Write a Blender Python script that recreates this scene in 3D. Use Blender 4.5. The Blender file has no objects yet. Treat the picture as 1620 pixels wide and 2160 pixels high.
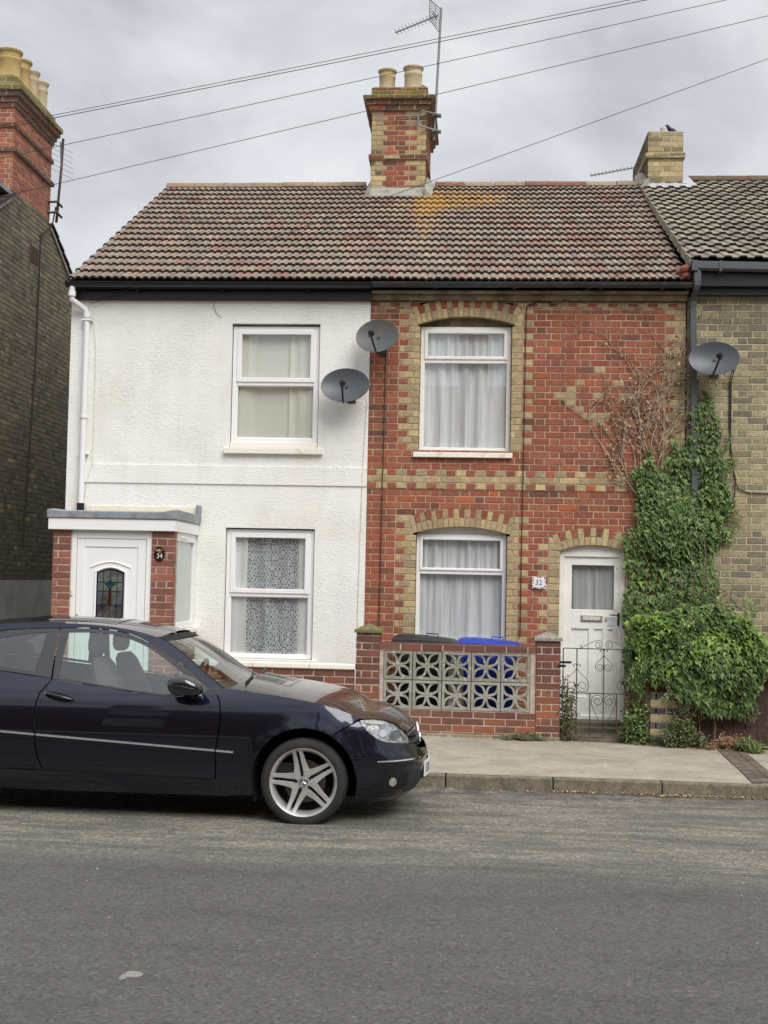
import bpy, math, random
import numpy as np
from mathutils import Vector, Matrix, geometry
from mathutils import noise as mn
from math import sin, cos, pi, sqrt, atan2, tan, radians
rnd = random.Random(7)
sc = bpy.context.scene

# ------------------------------------------------------------ camera
cam = bpy.data.objects.new('camera', bpy.data.cameras.new('camera'))
sc.collection.objects.link(cam)
R = [[0.99609072, -0.01693736, 0.08669723], [0.08569785, -0.05278938, -0.99492168], [0.02142804, 0.99846202, -0.05113152]]
cam.matrix_world = Matrix.Translation((0, -15.41, 1.78)) @ Matrix(R).to_4x4()
cd = cam.data
cd.sensor_fit = 'VERTICAL'; cd.sensor_height = 36; cd.sensor_width = 27
cd.lens = 2850 / 2160 * 36
cd.shift_x = 0.03032; cd.shift_y = -0.00149
cd.clip_start = 0.1; cd.clip_end = 2000
sc.camera = cam
sc.render.resolution_x = 768; sc.render.resolution_y = 1024

# ------------------------------------------------------------ sky and light
W = bpy.data.worlds.new('World'); sc.world = W; W.use_nodes = True
nt = W.node_tree; nt.nodes.clear()
def N(t, **k):
    n = nt.nodes.new(t)
    for a, b in k.items(): setattr(n, a, b)
    return n
SUN_EL, SUN_AZ = 47, 31      # azimuth measured from -y (the camera side) towards +x
tc = N('ShaderNodeTexCoord'); mp = N('ShaderNodeMapping'); mp.inputs['Scale'].default_value = (1.0, 1.0, 1.7)
mp.inputs['Location'].default_value = (0.3, 0.0, 0.85)
n1 = N('ShaderNodeTexNoise'); n1.inputs['Scale'].default_value = 4.6; n1.inputs['Detail'].default_value = 6; n1.inputs['Roughness'].default_value = .52; n1.inputs['Distortion'].default_value = .35
cr = N('ShaderNodeValToRGB')
e = cr.color_ramp.elements
e[0].position = .36; e[0].color = (4.6, 4.8, 5.15, 1)
e[1].position = .66; e[1].color = (7.9, 8.1, 8.35, 1)
m = e.new(.5); m.color = (6.1, 6.3, 6.65, 1)
sky = N('ShaderNodeTexSky', sky_type='NISHITA'); sky.sun_disc = False
sky.sun_elevation = radians(SUN_EL); sky.sun_rotation = radians(180 - SUN_AZ)
sep = N('ShaderNodeSeparateXYZ')
mr = N('ShaderNodeMapRange'); mr.inputs['From Min'].default_value = .42; mr.inputs['From Max'].default_value = 1.0
mr.inputs['To Min'].default_value = 1.0; mr.inputs['To Max'].default_value = 2.0
mul = N('ShaderNodeVectorMath', operation='SCALE')
mx = N('ShaderNodeMixRGB'); mx.inputs['Fac'].default_value = .96
bg = N('ShaderNodeBackground'); bg.inputs['Strength'].default_value = .1
out = N('ShaderNodeOutputWorld')
L = nt.links.new
L(tc.outputs['Generated'], mp.inputs['Vector']); L(mp.outputs['Vector'], n1.inputs['Vector'])
dp = N('ShaderNodeVectorMath', operation='DOT_PRODUCT'); dp.inputs[1].default_value = (-.309, .926, .218)      # thinner, brighter cloud low on the left
br = N('ShaderNodeMapRange'); br.inputs['From Min'].default_value = .975; br.inputs['From Max'].default_value = 1.0; br.inputs['To Max'].default_value = .05
ad_ = N('ShaderNodeMath', operation='ADD'); L(tc.outputs['Generated'], dp.inputs[0]); L(dp.outputs['Value'], br.inputs['Value']); L(br.outputs['Result'], ad_.inputs[0]); L(n1.outputs['Fac'], ad_.inputs[1])
L(ad_.outputs[0], cr.inputs['Fac']); L(tc.outputs['Generated'], sep.inputs[0]); L(sep.outputs['Z'], mr.inputs['Value'])
L(cr.outputs['Color'], mul.inputs[0]); L(mr.outputs['Result'], mul.inputs['Scale'])
L(sky.outputs['Color'], mx.inputs['Color1']); L(mul.outputs['Vector'], mx.inputs['Color2'])
L(mx.outputs['Color'], bg.inputs['Color']); L(bg.outputs['Background'], out.inputs['Surface'])

sl = bpy.data.lights.new('sun', 'SUN'); sl.energy = 2.7; sl.angle = radians(40); sl.color = (1, .965, .91)
so = bpy.data.objects.new('sun', sl); sc.collection.objects.link(so)
el, az = radians(SUN_EL), radians(SUN_AZ)
tosun = Vector((sin(az) * cos(el), -cos(az) * cos(el), sin(el)))
so.rotation_euler = (-tosun).to_track_quat('-Z', 'Y').to_euler()
sc.view_settings.view_transform = 'Standard'; sc.view_settings.look = 'None'
sc.view_settings.exposure = 0.08; sc.view_settings.gamma = 1.0

# ------------------------------------------------------------ materials
def lin(r, g, b):
    f = lambda c: (c / 255 / 12.92) if c / 255 <= .04045 else ((c / 255 + .055) / 1.055) ** 2.4
    return (f(r), f(g), f(b))
def M(name, col, col2=None, scale=6, rough=.8, bump=0, bscale=60, attr=False, vary=.35, vscale=30, pits=0, metal=0, coat=0, spec=.5, dirt=0, dscale=1.2, det=6, thr=None, dist=.02, dcol=(.5, .47, .42), streak=0):
    m = bpy.data.materials.new(name); m.use_nodes = True
    t = m.node_tree; b = t.nodes['Principled BSDF']; L = t.links.new
    def n(ty, **k):
        q = t.nodes.new(ty)
        for a, v in k.items(): setattr(q, a, v)
        return q
    def noise(s, d=5, r=.6):
        q = n('ShaderNodeTexNoise'); q.inputs['Scale'].default_value = s; q.inputs['Detail'].default_value = d; q.inputs['Roughness'].default_value = r
        L(co.outputs['Object'], q.inputs['Vector']); return q
    co = n('ShaderNodeTexCoord')
    b.inputs['Roughness'].default_value = rough; b.inputs['Metallic'].default_value = metal
    b.inputs['Coat Weight'].default_value = coat; b.inputs['Coat Roughness'].default_value = .03
    b.inputs['Specular IOR Level'].default_value = spec
    if attr:
        a = n('ShaderNodeVertexColor', layer_name='Col'); cur = a.outputs['Color']
    else:
        a = n('ShaderNodeRGB'); a.outputs[0].default_value = (*col, 1); cur = a.outputs[0]
    if col2 is not None:
        q = noise(scale, det); rr = n('ShaderNodeValToRGB')
        lo, hi = thr or (.35, .65)
        rr.color_ramp.elements[0].position = lo; rr.color_ramp.elements[1].position = hi
        L(q.outputs['Fac'], rr.inputs['Fac'])
        x = n('ShaderNodeMixRGB'); L(rr.outputs['Color'], x.inputs['Fac']); L(cur, x.inputs['Color1']); x.inputs['Color2'].default_value = (*col2, 1); cur = x.outputs['Color']
    if vary:
        q = noise(vscale, 4, .7); r2 = n('ShaderNodeMapRange'); r2.inputs['From Min'].default_value = .3; r2.inputs['From Max'].default_value = .7
        r2.inputs['To Min'].default_value = 1 - vary; r2.inputs['To Max'].default_value = 1 + vary
        L(q.outputs['Fac'], r2.inputs['Value'])
        x = n('ShaderNodeVectorMath', operation='SCALE'); L(cur, x.inputs[0]); L(r2.outputs['Result'], x.inputs['Scale']); cur = x.outputs['Vector']
    if pits:
        q = noise(55, 3, .75); r2 = n('ShaderNodeMapRange'); r2.inputs['From Min'].default_value = .60; r2.inputs['From Max'].default_value = .66
        r2.inputs['To Min'].default_value = 1; r2.inputs['To Max'].default_value = 1 - pits
        L(q.outputs['Fac'], r2.inputs['Value'])
        x = n('ShaderNodeVectorMath', operation='SCALE'); L(cur, x.inputs[0]); L(r2.outputs['Result'], x.inputs['Scale']); cur = x.outputs['Vector']
    if dirt:
        q = noise(dscale, 6, .65); rr = n('ShaderNodeValToRGB'); rr.color_ramp.elements[0].position = .42; rr.color_ramp.elements[1].position = .7
        rr.color_ramp.elements[0].color = (1, 1, 1, 1); rr.color_ramp.elements[1].color = (*dcol, 1)
        L(q.outputs['Fac'], rr.inputs['Fac'])
        x = n('ShaderNodeMixRGB', blend_type='MULTIPLY'); x.inputs['Fac'].default_value = dirt; L(cur, x.inputs['Color1']); L(rr.outputs['Color'], x.inputs['Color2']); cur = x.outputs['Color']
    if streak:     # rain streaks and soot running down the surface
        mp = n('ShaderNodeMapping'); mp.inputs['Scale'].default_value = (3.4, 3.4, .42); L(co.outputs['Object'], mp.inputs['Vector'])
        q = n('ShaderNodeTexNoise'); q.inputs['Scale'].default_value = 1.6; q.inputs['Detail'].default_value = 7; q.inputs['Roughness'].default_value = .62; L(mp.outputs['Vector'], q.inputs['Vector'])
        rr = n('ShaderNodeValToRGB'); rr.color_ramp.elements[0].position = .50; rr.color_ramp.elements[1].position = .74
        rr.color_ramp.elements[0].color = (1, 1, 1, 1); rr.color_ramp.elements[1].color = (.62, .60, .56, 1)
        L(q.outputs['Fac'], rr.inputs['Fac'])
        x = n('ShaderNodeMixRGB', blend_type='MULTIPLY'); x.inputs['Fac'].default_value = streak; L(cur, x.inputs['Color1']); L(rr.outputs['Color'], x.inputs['Color2']); cur = x.outputs['Color']
    L(cur, b.inputs['Base Color'])
    if bump:
        q = noise(bscale, 6, .65); bp = n('ShaderNodeBump'); bp.inputs['Strength'].default_value = bump; bp.inputs['Distance'].default_value = dist
        L(q.outputs['Fac'], bp.inputs['Height']); L(bp.outputs['Normal'], b.inputs['Normal'])
    return m
def glass_mat(name, tint, refl=1.0, rough=.0, base=.15):
    m = bpy.data.materials.new(name); m.use_nodes = True
    t = m.node_tree; t.nodes.clear()
    o = t.nodes.new('ShaderNodeOutputMaterial'); mx = t.nodes.new('ShaderNodeMixShader')
    tr = t.nodes.new('ShaderNodeBsdfTransparent'); tr.inputs[0].default_value = (*tint, 1)
    gl = t.nodes.new('ShaderNodeBsdfGlossy'); gl.inputs['Roughness'].default_value = rough; gl.inputs['Color'].default_value = (refl, refl, refl, 1)
    fr = t.nodes.new('ShaderNodeLayerWeight'); fr.inputs['Blend'].default_value = .5      # facing weight, the same from both sides
    pw = t.nodes.new('ShaderNodeMath'); pw.operation = 'POWER'; pw.inputs[1].default_value = 4
    ma = t.nodes.new('ShaderNodeMath'); ma.operation = 'MULTIPLY_ADD'; ma.inputs[1].default_value = .85; ma.inputs[2].default_value = base; ma.use_clamp = True
    t.links.new(fr.outputs['Facing'], pw.inputs[0]); t.links.new(pw.outputs[0], ma.inputs[0]); t.links.new(ma.outputs[0], mx.inputs[0]); t.links.new(tr.outputs[0], mx.inputs[1]); t.links.new(gl.outputs[0], mx.inputs[2]); t.links.new(mx.outputs[0], o.inputs[0])
    return m

MAT = {}
MAT['brick'] = M('brick', (.3, .1, .06), attr=True, rough=.92, bump=.55, bscale=70, vary=.26, vscale=34, pits=.5, dirt=.38, dscale=.9, dcol=(.62, .58, .54), streak=.5, dist=.01)
MAT['brick_new'] = M('brick_new', (.3, .1, .06), attr=True, rough=.8, bump=.3, bscale=90, vary=.2, vscale=30, dirt=.25, dscale=3, dist=.008)
MAT['mortar'] = M('mortar', lin(196, 172, 142), lin(160, 140, 116), scale=3, streak=.4, rough=.95, bump=.5, bscale=120, vary=.15)
MAT['mortar_pale'] = M('mortar_pale', lin(200, 184, 172), lin(165, 148, 132), scale=9, rough=.95, bump=.5, bscale=120, vary=.15)
MAT['mortar_grey'] = M('mortar_grey', lin(206, 196, 168), lin(160, 150, 124), scale=3, rough=.95, bump=.5, bscale=120, vary=.15)
MAT['mortar_dark'] = M('mortar_dark', lin(122, 114, 98), lin(88, 82, 68), scale=1.5, rough=.95, bump=.5, bscale=120, vary=.15)
MAT['upvc'] = M('upvc', lin(238, 238, 238), rough=.35, vary=.02, vscale=3)
MAT['paint_white'] = M('old_white_paint', lin(234, 233, 228), lin(196, 186, 174), scale=14, thr=(.63, .69), rough=.6, bump=.15, bscale=40, vary=.06, vscale=5)
MAT['cream_stone'] = M('painted_sill', lin(236, 232, 222), lin(200, 186, 150), scale=6, thr=(.58, .8), rough=.7, bump=.15, bscale=50, vary=.05)
MAT['black_gloss'] = M('black_gutter', (.012, .013, .015), rough=.35, vary=.3, vscale=4)
MAT['dark_grey'] = M('dark_grey_plastic', (.03, .033, .037), (.05, .05, .055), scale=3, rough=.45, vary=.15, vscale=6)
MAT['grey_pipe'] = M('grey_pipe', (.075, .082, .09), rough=.5, vary=.15, vscale=3)
MAT['lead'] = M('lead', lin(150, 156, 162), lin(120, 126, 132), scale=5, rough=.6, bump=.2, bscale=14, vary=.12, vscale=9)
MAT['fascia_old'] = M('weathered_fascia', lin(150, 140, 112), lin(96, 86, 66), scale=4, rough=.9, bump=.2, bscale=20, vary=.2)
MAT['concrete'] = M('cast_concrete', lin(160, 159, 150), lin(118, 116, 106), scale=7, thr=(.5, .75), rough=.95, bump=.5, bscale=110, vary=.16, vscale=40)
MAT['concrete_lichen'] = M('lichened_concrete', lin(146, 144, 132), lin(204, 202, 192), scale=34, thr=(.60, .64), rough=.95, bump=.6, bscale=90, vary=.25, vscale=24)
MAT['moss'] = M('mossy_stone', lin(118, 108, 82), lin(112, 112, 52), scale=8, thr=(.42, .6), rough=1, bump=.7, bscale=50, vary=.4, vscale=22)
MAT['pot'] = M('clay_pot', lin(196, 184, 156), lin(176, 156, 118), scale=4, rough=.85, bump=.12, bscale=30, vary=.1, dirt=.4, dscale=5)
MAT['pot_yellow'] = M('buff_clay_pot', lin(190, 168, 112), lin(170, 146, 96), scale=4, rough=.85, bump=.12, bscale=30, vary=.1, dirt=.3, dscale=5)
MAT['iron'] = M('rusty_iron', (.035, .028, .024), (.09, .05, .03), scale=30, rough=.7, vary=.2)
MAT['cable'] = M('cable', (.018, .018, .02), rough=.6, vary=0)
MAT['wire_brown'] = M('brown_cable', (.03, .015, .012), rough=.6, vary=0)
MAT['alu'] = M('weathered_aluminium', (.24, .24, .25), rough=.5, metal=.5, vary=.2)
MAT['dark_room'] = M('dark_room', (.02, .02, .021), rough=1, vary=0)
MAT['black_matt'] = M('black_matt', (.01, .01, .011), rough=.85, vary=0)
MAT['bin_black'] = M('bin_black', (.02, .022, .026), rough=.5, bump=.05, bscale=60, vary=.12, vscale=8)
MAT['bin_blue'] = M('bin_blue', (.012, .05, .38), rough=.45, bump=.04, bscale=60, vary=.08, vscale=8)
MAT['chrome'] = M('chrome', (.85, .85, .86), rough=.22, metal=.85, vary=0)
MAT['glass'] = glass_mat('window_glass', (.86, .88, .88))
MAT['car_glass'] = glass_mat('car_glass', (.78, .90, .86), base=.12)

# ------------------------------------------------------------ mesh builder
class MB:
    def __init__(s): s.v = []; s.f = []; s.c = []
    def quad(s, a, b, c, d, col=(1, 1, 1)):
        i = len(s.v); s.v += [a, b, c, d]; s.f.append((i, i + 1, i + 2, i + 3)); s.c.append(col)
    def poly(s, pts, col=(1, 1, 1)):
        i = len(s.v); s.v += list(pts); s.f.append(tuple(range(i, i + len(pts)))); s.c.append(col)
    def box(s, x0, x1, y0, y1, z0, z1, col=(1, 1, 1)):
        i = len(s.v)
        s.v += [(x, y, z) for z in (z0, z1) for y in (y0, y1) for x in (x0, x1)]
        for f in ((0, 2, 3, 1), (4, 5, 7, 6), (0, 1, 5, 4), (2, 6, 7, 3), (0, 4, 6, 2), (1, 3, 7, 5)):
            s.f.append(tuple(i + k for k in f)); s.c.append(col)
    def ring(s, rings, col=(1, 1, 1), closed=True, caps=True, loop=False):
        i = len(s.v); n = len(rings[0])
        for r in rings: s.v += [tuple(p) for p in r]
        m = len(rings)
        for a in range(m if loop else m - 1):
            b = (a + 1) % m
            for k in range(n if closed else n - 1):
                l = (k + 1) % n
                s.f.append((i + a * n + k, i + a * n + l, i + b * n + l, i + b * n + k)); s.c.append(col)
        if caps and not loop:
            s.f.append(tuple(i + k for k in reversed(range(n)))); s.c.append(col)
            s.f.append(tuple(i + (m - 1) * n + k for k in range(n))); s.c.append(col)
    def tube(s, pts, r, n=8, col=(1, 1, 1), loop=False):
        pts = [Vector(p) for p in pts]; rs = r if isinstance(r, (list, tuple)) else [r] * len(pts)
        rings = []; up = None
        for k, p in enumerate(pts):
            a = pts[k - 1] if (k or loop) else p; b = pts[(k + 1) % len(pts)] if (k + 1 < len(pts) or loop) else p
            d = (b - a).normalized()
            if up is None:
                up = Vector((0, 0, 1)) if abs(d.z) < .9 else Vector((0, 1, 0))
            sx = d.cross(up).normalized(); up = sx.cross(d).normalized()
            rings.append([p + (sx * cos(2 * pi * j / n) + up * sin(2 * pi * j / n)) * rs[k] for j in range(n)])
        s.ring(rings, col, loop=loop)
    def lathe(s, prof, c, axis='z', n=32, col=(1, 1, 1)):
        # prof: list of (radius, height) ; closed surface of revolution, open ends
        rings = []
        for r, h in prof:
            rr = []
            for j in range(n):
                a = 2 * pi * j / n
                if axis == 'z': rr.append((c[0] + r * cos(a), c[1] + r * sin(a), c[2] + h))
                elif axis == 'y': rr.append((c[0] + r * cos(a), c[1] + h, c[2] + r * sin(a)))
                else: rr.append((c[0] + h, c[1] + r * cos(a), c[2] + r * sin(a)))
            rings.append(rr)
        s.ring(rings, col, caps=False)
    def prism(s, pts, f, a, b, col=(1, 1, 1)):
        # pts 2D outline, f(u,v,w)->3D, between w=a and w=b
        s.ring([[f(u, v, a) for u, v in pts], [f(u, v, b) for u, v in pts]], col)
    def build(s, name, mat, parent=None, smooth=False, bevel=0, **kw):
        me = bpy.data.meshes.new(name)
        off = Vector((0, 0, 0)); q = parent
        while q is not None: off += q.location; q = q.parent
        me.from_pydata([(p[0] - off.x, p[1] - off.y, p[2] - off.z) for p in s.v], [], s.f)
        ca = me.color_attributes.new('Col', 'FLOAT_COLOR', 'CORNER')
        arr = np.ones((len(me.loops), 4), dtype=np.float32)
        cnt = [len(f) for f in s.f]
        arr[:, :3] = np.repeat(np.array(s.c, dtype=np.float32).reshape(-1, 3), cnt, axis=0)
        ca.data.foreach_set('color', arr.ravel())
        me.materials.append(MAT[mat] if isinstance(mat, str) else mat)
        if smooth:
            me.polygons.foreach_set('use_smooth', [True] * len(me.polygons))
        o = bpy.data.objects.new(name, me); sc.collection.objects.link(o); o.parent = parent
        if bevel:
            b = o.modifiers.new('bevel', 'BEVEL'); b.width = bevel; b.segments = 2; b.limit_method = 'ANGLE'; b.angle_limit = radians(50)
        if smooth and smooth != 'all':
            me.set_sharp_from_angle(angle=radians(38))
        for k, v in kw.items(): o[k] = v
        return o
def thing(name, label, cat, loc, group=None):
    o = bpy.data.objects.new(name, None); sc.collection.objects.link(o); o.location = loc
    o['label'] = label; o['category'] = cat
    if group: o['group'] = group
    o.empty_display_size = .2
    return o
def bx(name, mat, parent, *boxes, bevel=0, smooth=False, **kw):
    m = MB()
    for b in boxes: m.box(*b)
    return m.build(name, mat, parent, bevel=bevel, smooth=smooth, **kw)

# ------------------------------------------------------------ brickwork
def J(c, a=.12):
    k = 1 + rnd.uniform(-a, a); return tuple(max(0, x * k * (1 + rnd.uniform(-a, a) * .22)) for x in c)
RED = [lin(156, 92, 69), lin(150, 87, 67), lin(158, 96, 73), lin(146, 86, 68), lin(160, 97, 73), lin(142, 88, 72), lin(152, 92, 72)]
ORANGE = [lin(178, 98, 64), lin(170, 96, 66)]
DARK = [lin(116, 78, 65), lin(124, 82, 66)]
YEL = [lin(184, 164, 124), lin(172, 154, 118), lin(194, 174, 130), lin(162, 146, 114), lin(178, 160, 124)]
def red_c():
    t = rnd.random()
    return J(rnd.choice(ORANGE if t < .05 else DARK if t < .11 else RED), .10)
def yel_c(): return J(rnd.choice(YEL), .1)
STOCK = [lin(166, 156, 124), lin(158, 148, 118), lin(150, 140, 114), lin(170, 160, 126), lin(142, 133, 108), lin(158, 148, 116)]
def stock_c(): return J(rnd.choice(STOCK), .12)
SOOT = [lin(108, 100, 84), lin(98, 92, 78), lin(116, 108, 90), lin(88, 82, 70), lin(104, 98, 80), lin(110, 96, 78)]
NEW = [lin(120, 76, 60), lin(132, 82, 62), lin(146, 88, 64), lin(106, 70, 58), lin(152, 94, 68), lin(126, 80, 62), lin(114, 78, 64)]

def brickwork(mb, mm, F, u0, u1, z0, z1, colour, base=0, h=.075, bond='flemish', holes=(), lim=None, breaks=None, depth=.1, proud=.005, joint=.0118, back=.2, rough=.0015):
    """F(u, w, z) -> 3D with w outward from the mortar face."""
    k0 = int(math.floor((z0 - base) / h + 1e-6)); k1 = int(math.ceil((z1 - base) / h - 1e-6))
    for k in range(k0, k1):
        a, b = max(z0, base + k * h), min(z1, base + (k + 1) * h)
        if b - a < .012: continue
        zc = (a + b) / 2
        lo, hi = (u0, u1) if lim is None else lim(zc)
        if hi - lo < .02: continue
        iv = [(lo, hi)]
        for H in holes:
            r = H(zc)
            if not r: continue
            nv = []
            for p, q in iv:
                if r[1] <= p or r[0] >= q: nv.append((p, q)); continue
                if r[0] > p: nv.append((p, r[0]))
                if r[1] < q: nv.append((r[1], q))
            iv = nv
        if bond == 'flemish': per = [.215 + .01, .1 + .01]; off = (k % 2) * .1675
        elif bond == 'stretcher': per = [.225]; off = (k % 2) * .1125
        elif bond == 'header': per = [.1125]; off = (k % 2) * .056
        else: per = [.225] if k % 2 else [.1125]; off = 0 if k % 2 else .056
        cuts = []; x = u0 - off - 2 * sum(per); i = 0
        while x < u1 + .3:
            cuts.append(x); x += per[i % len(per)]; i += 1
        bk = sorted(breaks(zc, k)) if breaks else []
        for p, q in iv:
            if q - p < .015: continue
            # mortar strip
            e1 = .004
            mm.poly([F(p + e1, 0, a), F(q - e1, 0, a), F(q - e1, 0, b), F(p + e1, 0, b)])
            for uu, s in ((p + e1, 1), (q - e1, -1)):
                pts = [F(uu, 0, a), F(uu, 0, b), F(uu, -back, b), F(uu, -back, a)]
                mm.poly(pts if s > 0 else pts[::-1])
            c = [p] + [x for x in cuts if p + .03 < x < q - .03 and not any(abs(x - y) < .045 for y in bk)] + [y for y in bk if p + .02 < y < q - .02] + [q]
            c.sort()
            for s, t in zip(c[:-1], c[1:]):
                if t - s < .02: continue
                col = colour((s + t) / 2, zc, k, t - s)
                if col is None: continue
                l = s + (joint / 2 if s > p else 0); r = t - (joint / 2 if t < q else 0)
                w = proud + rnd.uniform(-rough, rough); j1 = rnd.uniform(-.0022, .0022); j2 = rnd.uniform(-.0022, .0022); l += rnd.uniform(-.002, .003) if s > p else 0; r += rnd.uniform(-.003, .002) if t < q else 0; j3 = rnd.uniform(-.0016, .0016)
                za, zb = a + joint / 2 + j1, b - joint / 2 + j2
                ch = .003
                o = [F(l, w - ch, za), F(r, w - ch, za + j3), F(r, w - ch, zb + j3), F(l, w - ch, zb)]
                n_ = [F(l + ch, w, za + ch), F(r - ch, w, za + ch), F(r - ch, w, zb - ch), F(l + ch, w, zb - ch)]
                d = depth if (s == p or t == q) else .02
                q_ = [F(l, -d, za), F(r, -d, za), F(r, -d, zb), F(l, -d, zb)]
                i0 = len(mb.v); mb.v += o + n_ + q_
                mb.f.append((i0 + 4, i0 + 5, i0 + 6, i0 + 7)); mb.c.append(col)
                for e in range(4):
                    g = (e + 1) % 4
                    mb.f.append((i0 + e, i0 + g, i0 + 4 + g, i0 + 4 + e)); mb.c.append(col)
                    mb.f.append((i0 + 8 + e, i0 + 8 + g, i0 + g, i0 + e)); mb.c.append(col)

class Arch:
    def __init__(s, xa, xb, zs, rise, t):
        w = (xb - xa) / 2; s.xa, s.xb, s.zs, s.rise, s.t = xa, xb, zs, rise, t
        s.R = (w * w + rise * rise) / (2 * rise); s.cx = (xa + xb) / 2; s.cz = zs + rise - s.R; s.th = math.asin(w / s.R) + .02
    def hole(s, zb):
        def f(z):
            if z < zb: return None
            if z < s.zs - .01: return (s.xa, s.xb)
            dz = z - s.cz
            if dz > s.R + s.t - .035: return None
            w = sqrt((s.R + s.t - .035) ** 2 - dz * dz); w = min(w, dz * tan(s.th) - .01)
            w = max(w, 0)
            return (s.cx - w, s.cx + w) if w > .03 else None
        return f
    def ringwork(s, mb, mm, y, n, cols):
        # voussoirs
        P = lambda r, a, yy: (s.cx + r * sin(a), yy, s.cz + r * cos(a))
        g = .005 / s.R
        for i in range(n):
            a0 = -s.th + 2 * s.th * i / n; a1 = -s.th + 2 * s.th * (i + 1) / n
            mm.poly([P(s.R - .001, a0, y + .0), P(s.R - .001, a1, y), P(s.R + s.t + .002, a1, y), P(s.R + s.t + .002, a0, y)])
            mm.poly([P(s.R + .004, a0, y), P(s.R + .004, a0, y + .2), P(s.R + .004, a1, y + .2), P(s.R + .004, a1, y)])
            parts = cols(i)
            for r0, r1, c in parts:
                yy = y - .007 - rnd.uniform(0, .002)
                q = [(s.R + r0, a0 + g), (s.R + r0, a1 - g), (s.R + r1, a1 - g), (s.R + r1, a0 + g)]
                mb.ring([[P(r, a, y + .09) for r, a in q], [P(r, a, yy) for r, a in q]], c)

# ============================================================ ground
def grid_sheet(name, xs, ys, zf, mat, **kw):
    m = MB(); nx = len(xs)
    m.v = [(x, y, zf(x, y)) for y in ys for x in xs]
    for j in range(len(ys) - 1):
        for i in range(nx - 1):
            m.f.append((j * nx + i, j * nx + i + 1, (j + 1) * nx + i + 1, (j + 1) * nx + i)); m.c.append((1, 1, 1))
    return m.build(name, mat, None, smooth='all', kind='structure', **kw)
def road_mat():
    m = bpy.data.materials.new('asphalt'); m.use_nodes = True
    t = m.node_tree; b = t.nodes['Principled BSDF']; L = t.links.new
    def n(ty, **k):
        q = t.nodes.new(ty)
        for a, v in k.items(): setattr(q, a, v)
        return q
    co = n('ShaderNodeTexCoord')
    def noise(s, d=4, r=.6, vec=None):
        q = n('ShaderNodeTexNoise'); q.inputs['Scale'].default_value = s; q.inputs['Detail'].default_value = d; q.inputs['Roughness'].default_value = r
        L(vec or co.outputs['Object'], q.inputs['Vector']); return q
    def ramp(src, stops):
        r = n('ShaderNodeValToRGB'); L(src, r.inputs['Fac'])
        for k, (p, c) in enumerate(stops):
            if k < 2: el = r.color_ramp.elements[k]; el.position = p
            else: el = r.color_ramp.elements.new(p)
            el.color = (*c, 1)
        return r.outputs['Color']
    def mixc(f, a, bb, blend='MIX'):
        x = n('ShaderNodeMixRGB', blend_type=blend)
        if isinstance(f, float): x.inputs['Fac'].default_value = f
        else: L(f, x.inputs['Fac'])
        L(a, x.inputs['Color1']) if not isinstance(a, tuple) else setattr(x.inputs['Color1'], 'default_value', (*a, 1))
        L(bb, x.inputs['Color2']) if not isinstance(bb, tuple) else setattr(x.inputs['Color2'], 'default_value', (*bb, 1))
        return x.outputs['Color']
    v = n('ShaderNodeTexVoronoi'); v.inputs['Scale'].default_value = 62; v.inputs['Randomness'].default_value = 1; L(co.outputs['Object'], v.inputs['Vector'])
    stone = ramp(v.outputs['Color'], [(.0, (.034, .033, .031)), (.3, (.080, .077, .072)), (.8, (.120, .115, .105)), (.97, (.19, .18, .155))])
    fine = noise(260, 3, .8)
    base = mixc(.3, stone, ramp(fine.outputs['Fac'], [(.35, (.02, .02, .018)), (.7, (.15, .142, .128))]))
    # worn, dusty strip near the kerb
    sp = n('ShaderNodeSeparateXYZ'); L(co.outputs['Object'], sp.inputs[0])
    mr = n('ShaderNodeMapRange'); mr.inputs['From Min'].default_value = -7.25; mr.inputs['From Max'].default_value = -6.3; L(sp.outputs['Y'], mr.inputs['Value'])
    mp = n('ShaderNodeMapping'); mp.inputs['Scale'].default_value = (.5, 2.2, 1); L(co.outputs['Object'], mp.inputs['Vector'])
    nb = noise(1.9, 7, .68, mp.outputs['Vector'])
    ad = n('ShaderNodeMath', operation='MULTIPLY'); L(mr.outputs['Result'], ad.inputs[0])
    r2 = n('ShaderNodeMapRange'); r2.inputs['From Min'].default_value = .42; r2.inputs['From Max'].default_value = .56; L(nb.outputs['Fac'], r2.inputs['Value']); L(r2.outputs['Result'], ad.inputs[1])
    dust = ramp(v.outputs['Color'], [(.1, (.11, .10, .085)), (.45, (.19, .17, .14)), (.9, (.42, .38, .31))])
    dust = mixc(.35, dust, ramp(fine.outputs['Fac'], [(.3, (.08, .075, .06)), (.7, (.32, .29, .24))]))
    ad2 = n('ShaderNodeMath', operation='MULTIPLY'); ad2.inputs[1].default_value = .9; L(ad.outputs[0], ad2.inputs[0]); nh = noise(14, 5, .7); rh = n('ShaderNodeMapRange'); rh.inputs['From Min'].default_value = .30; rh.inputs['From Max'].default_value = .52; L(nh.outputs['Fac'], rh.inputs['Value']); ad3 = n('ShaderNodeMath', operation='MULTIPLY'); L(ad2.outputs[0], ad3.inputs[0]); L(rh.outputs['Result'], ad3.inputs[1]); ad2 = ad3
    g2 = mixc(mr.outputs['Result'], (1, 1, 1), (1.30, 1.26, 1.17))
    base = mixc(1.0, base, g2, 'MULTIPLY')
    c = mixc(ad2.outputs[0], base, dust)
    # dark patches
    mp2 = n('ShaderNodeMapping'); mp2.inputs['Scale'].default_value = (.6, 1.8, 1); L(co.outputs['Object'], mp2.inputs['Vector'])
    nd = noise(1.1, 6, .65, mp2.outputs['Vector'])
    dk = ramp(nd.outputs['Fac'], [(.48, (1, 1, 1)), (.70, (.76, .76, .76))])
    c = mixc(1.0, c, dk, 'MULTIPLY')
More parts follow.
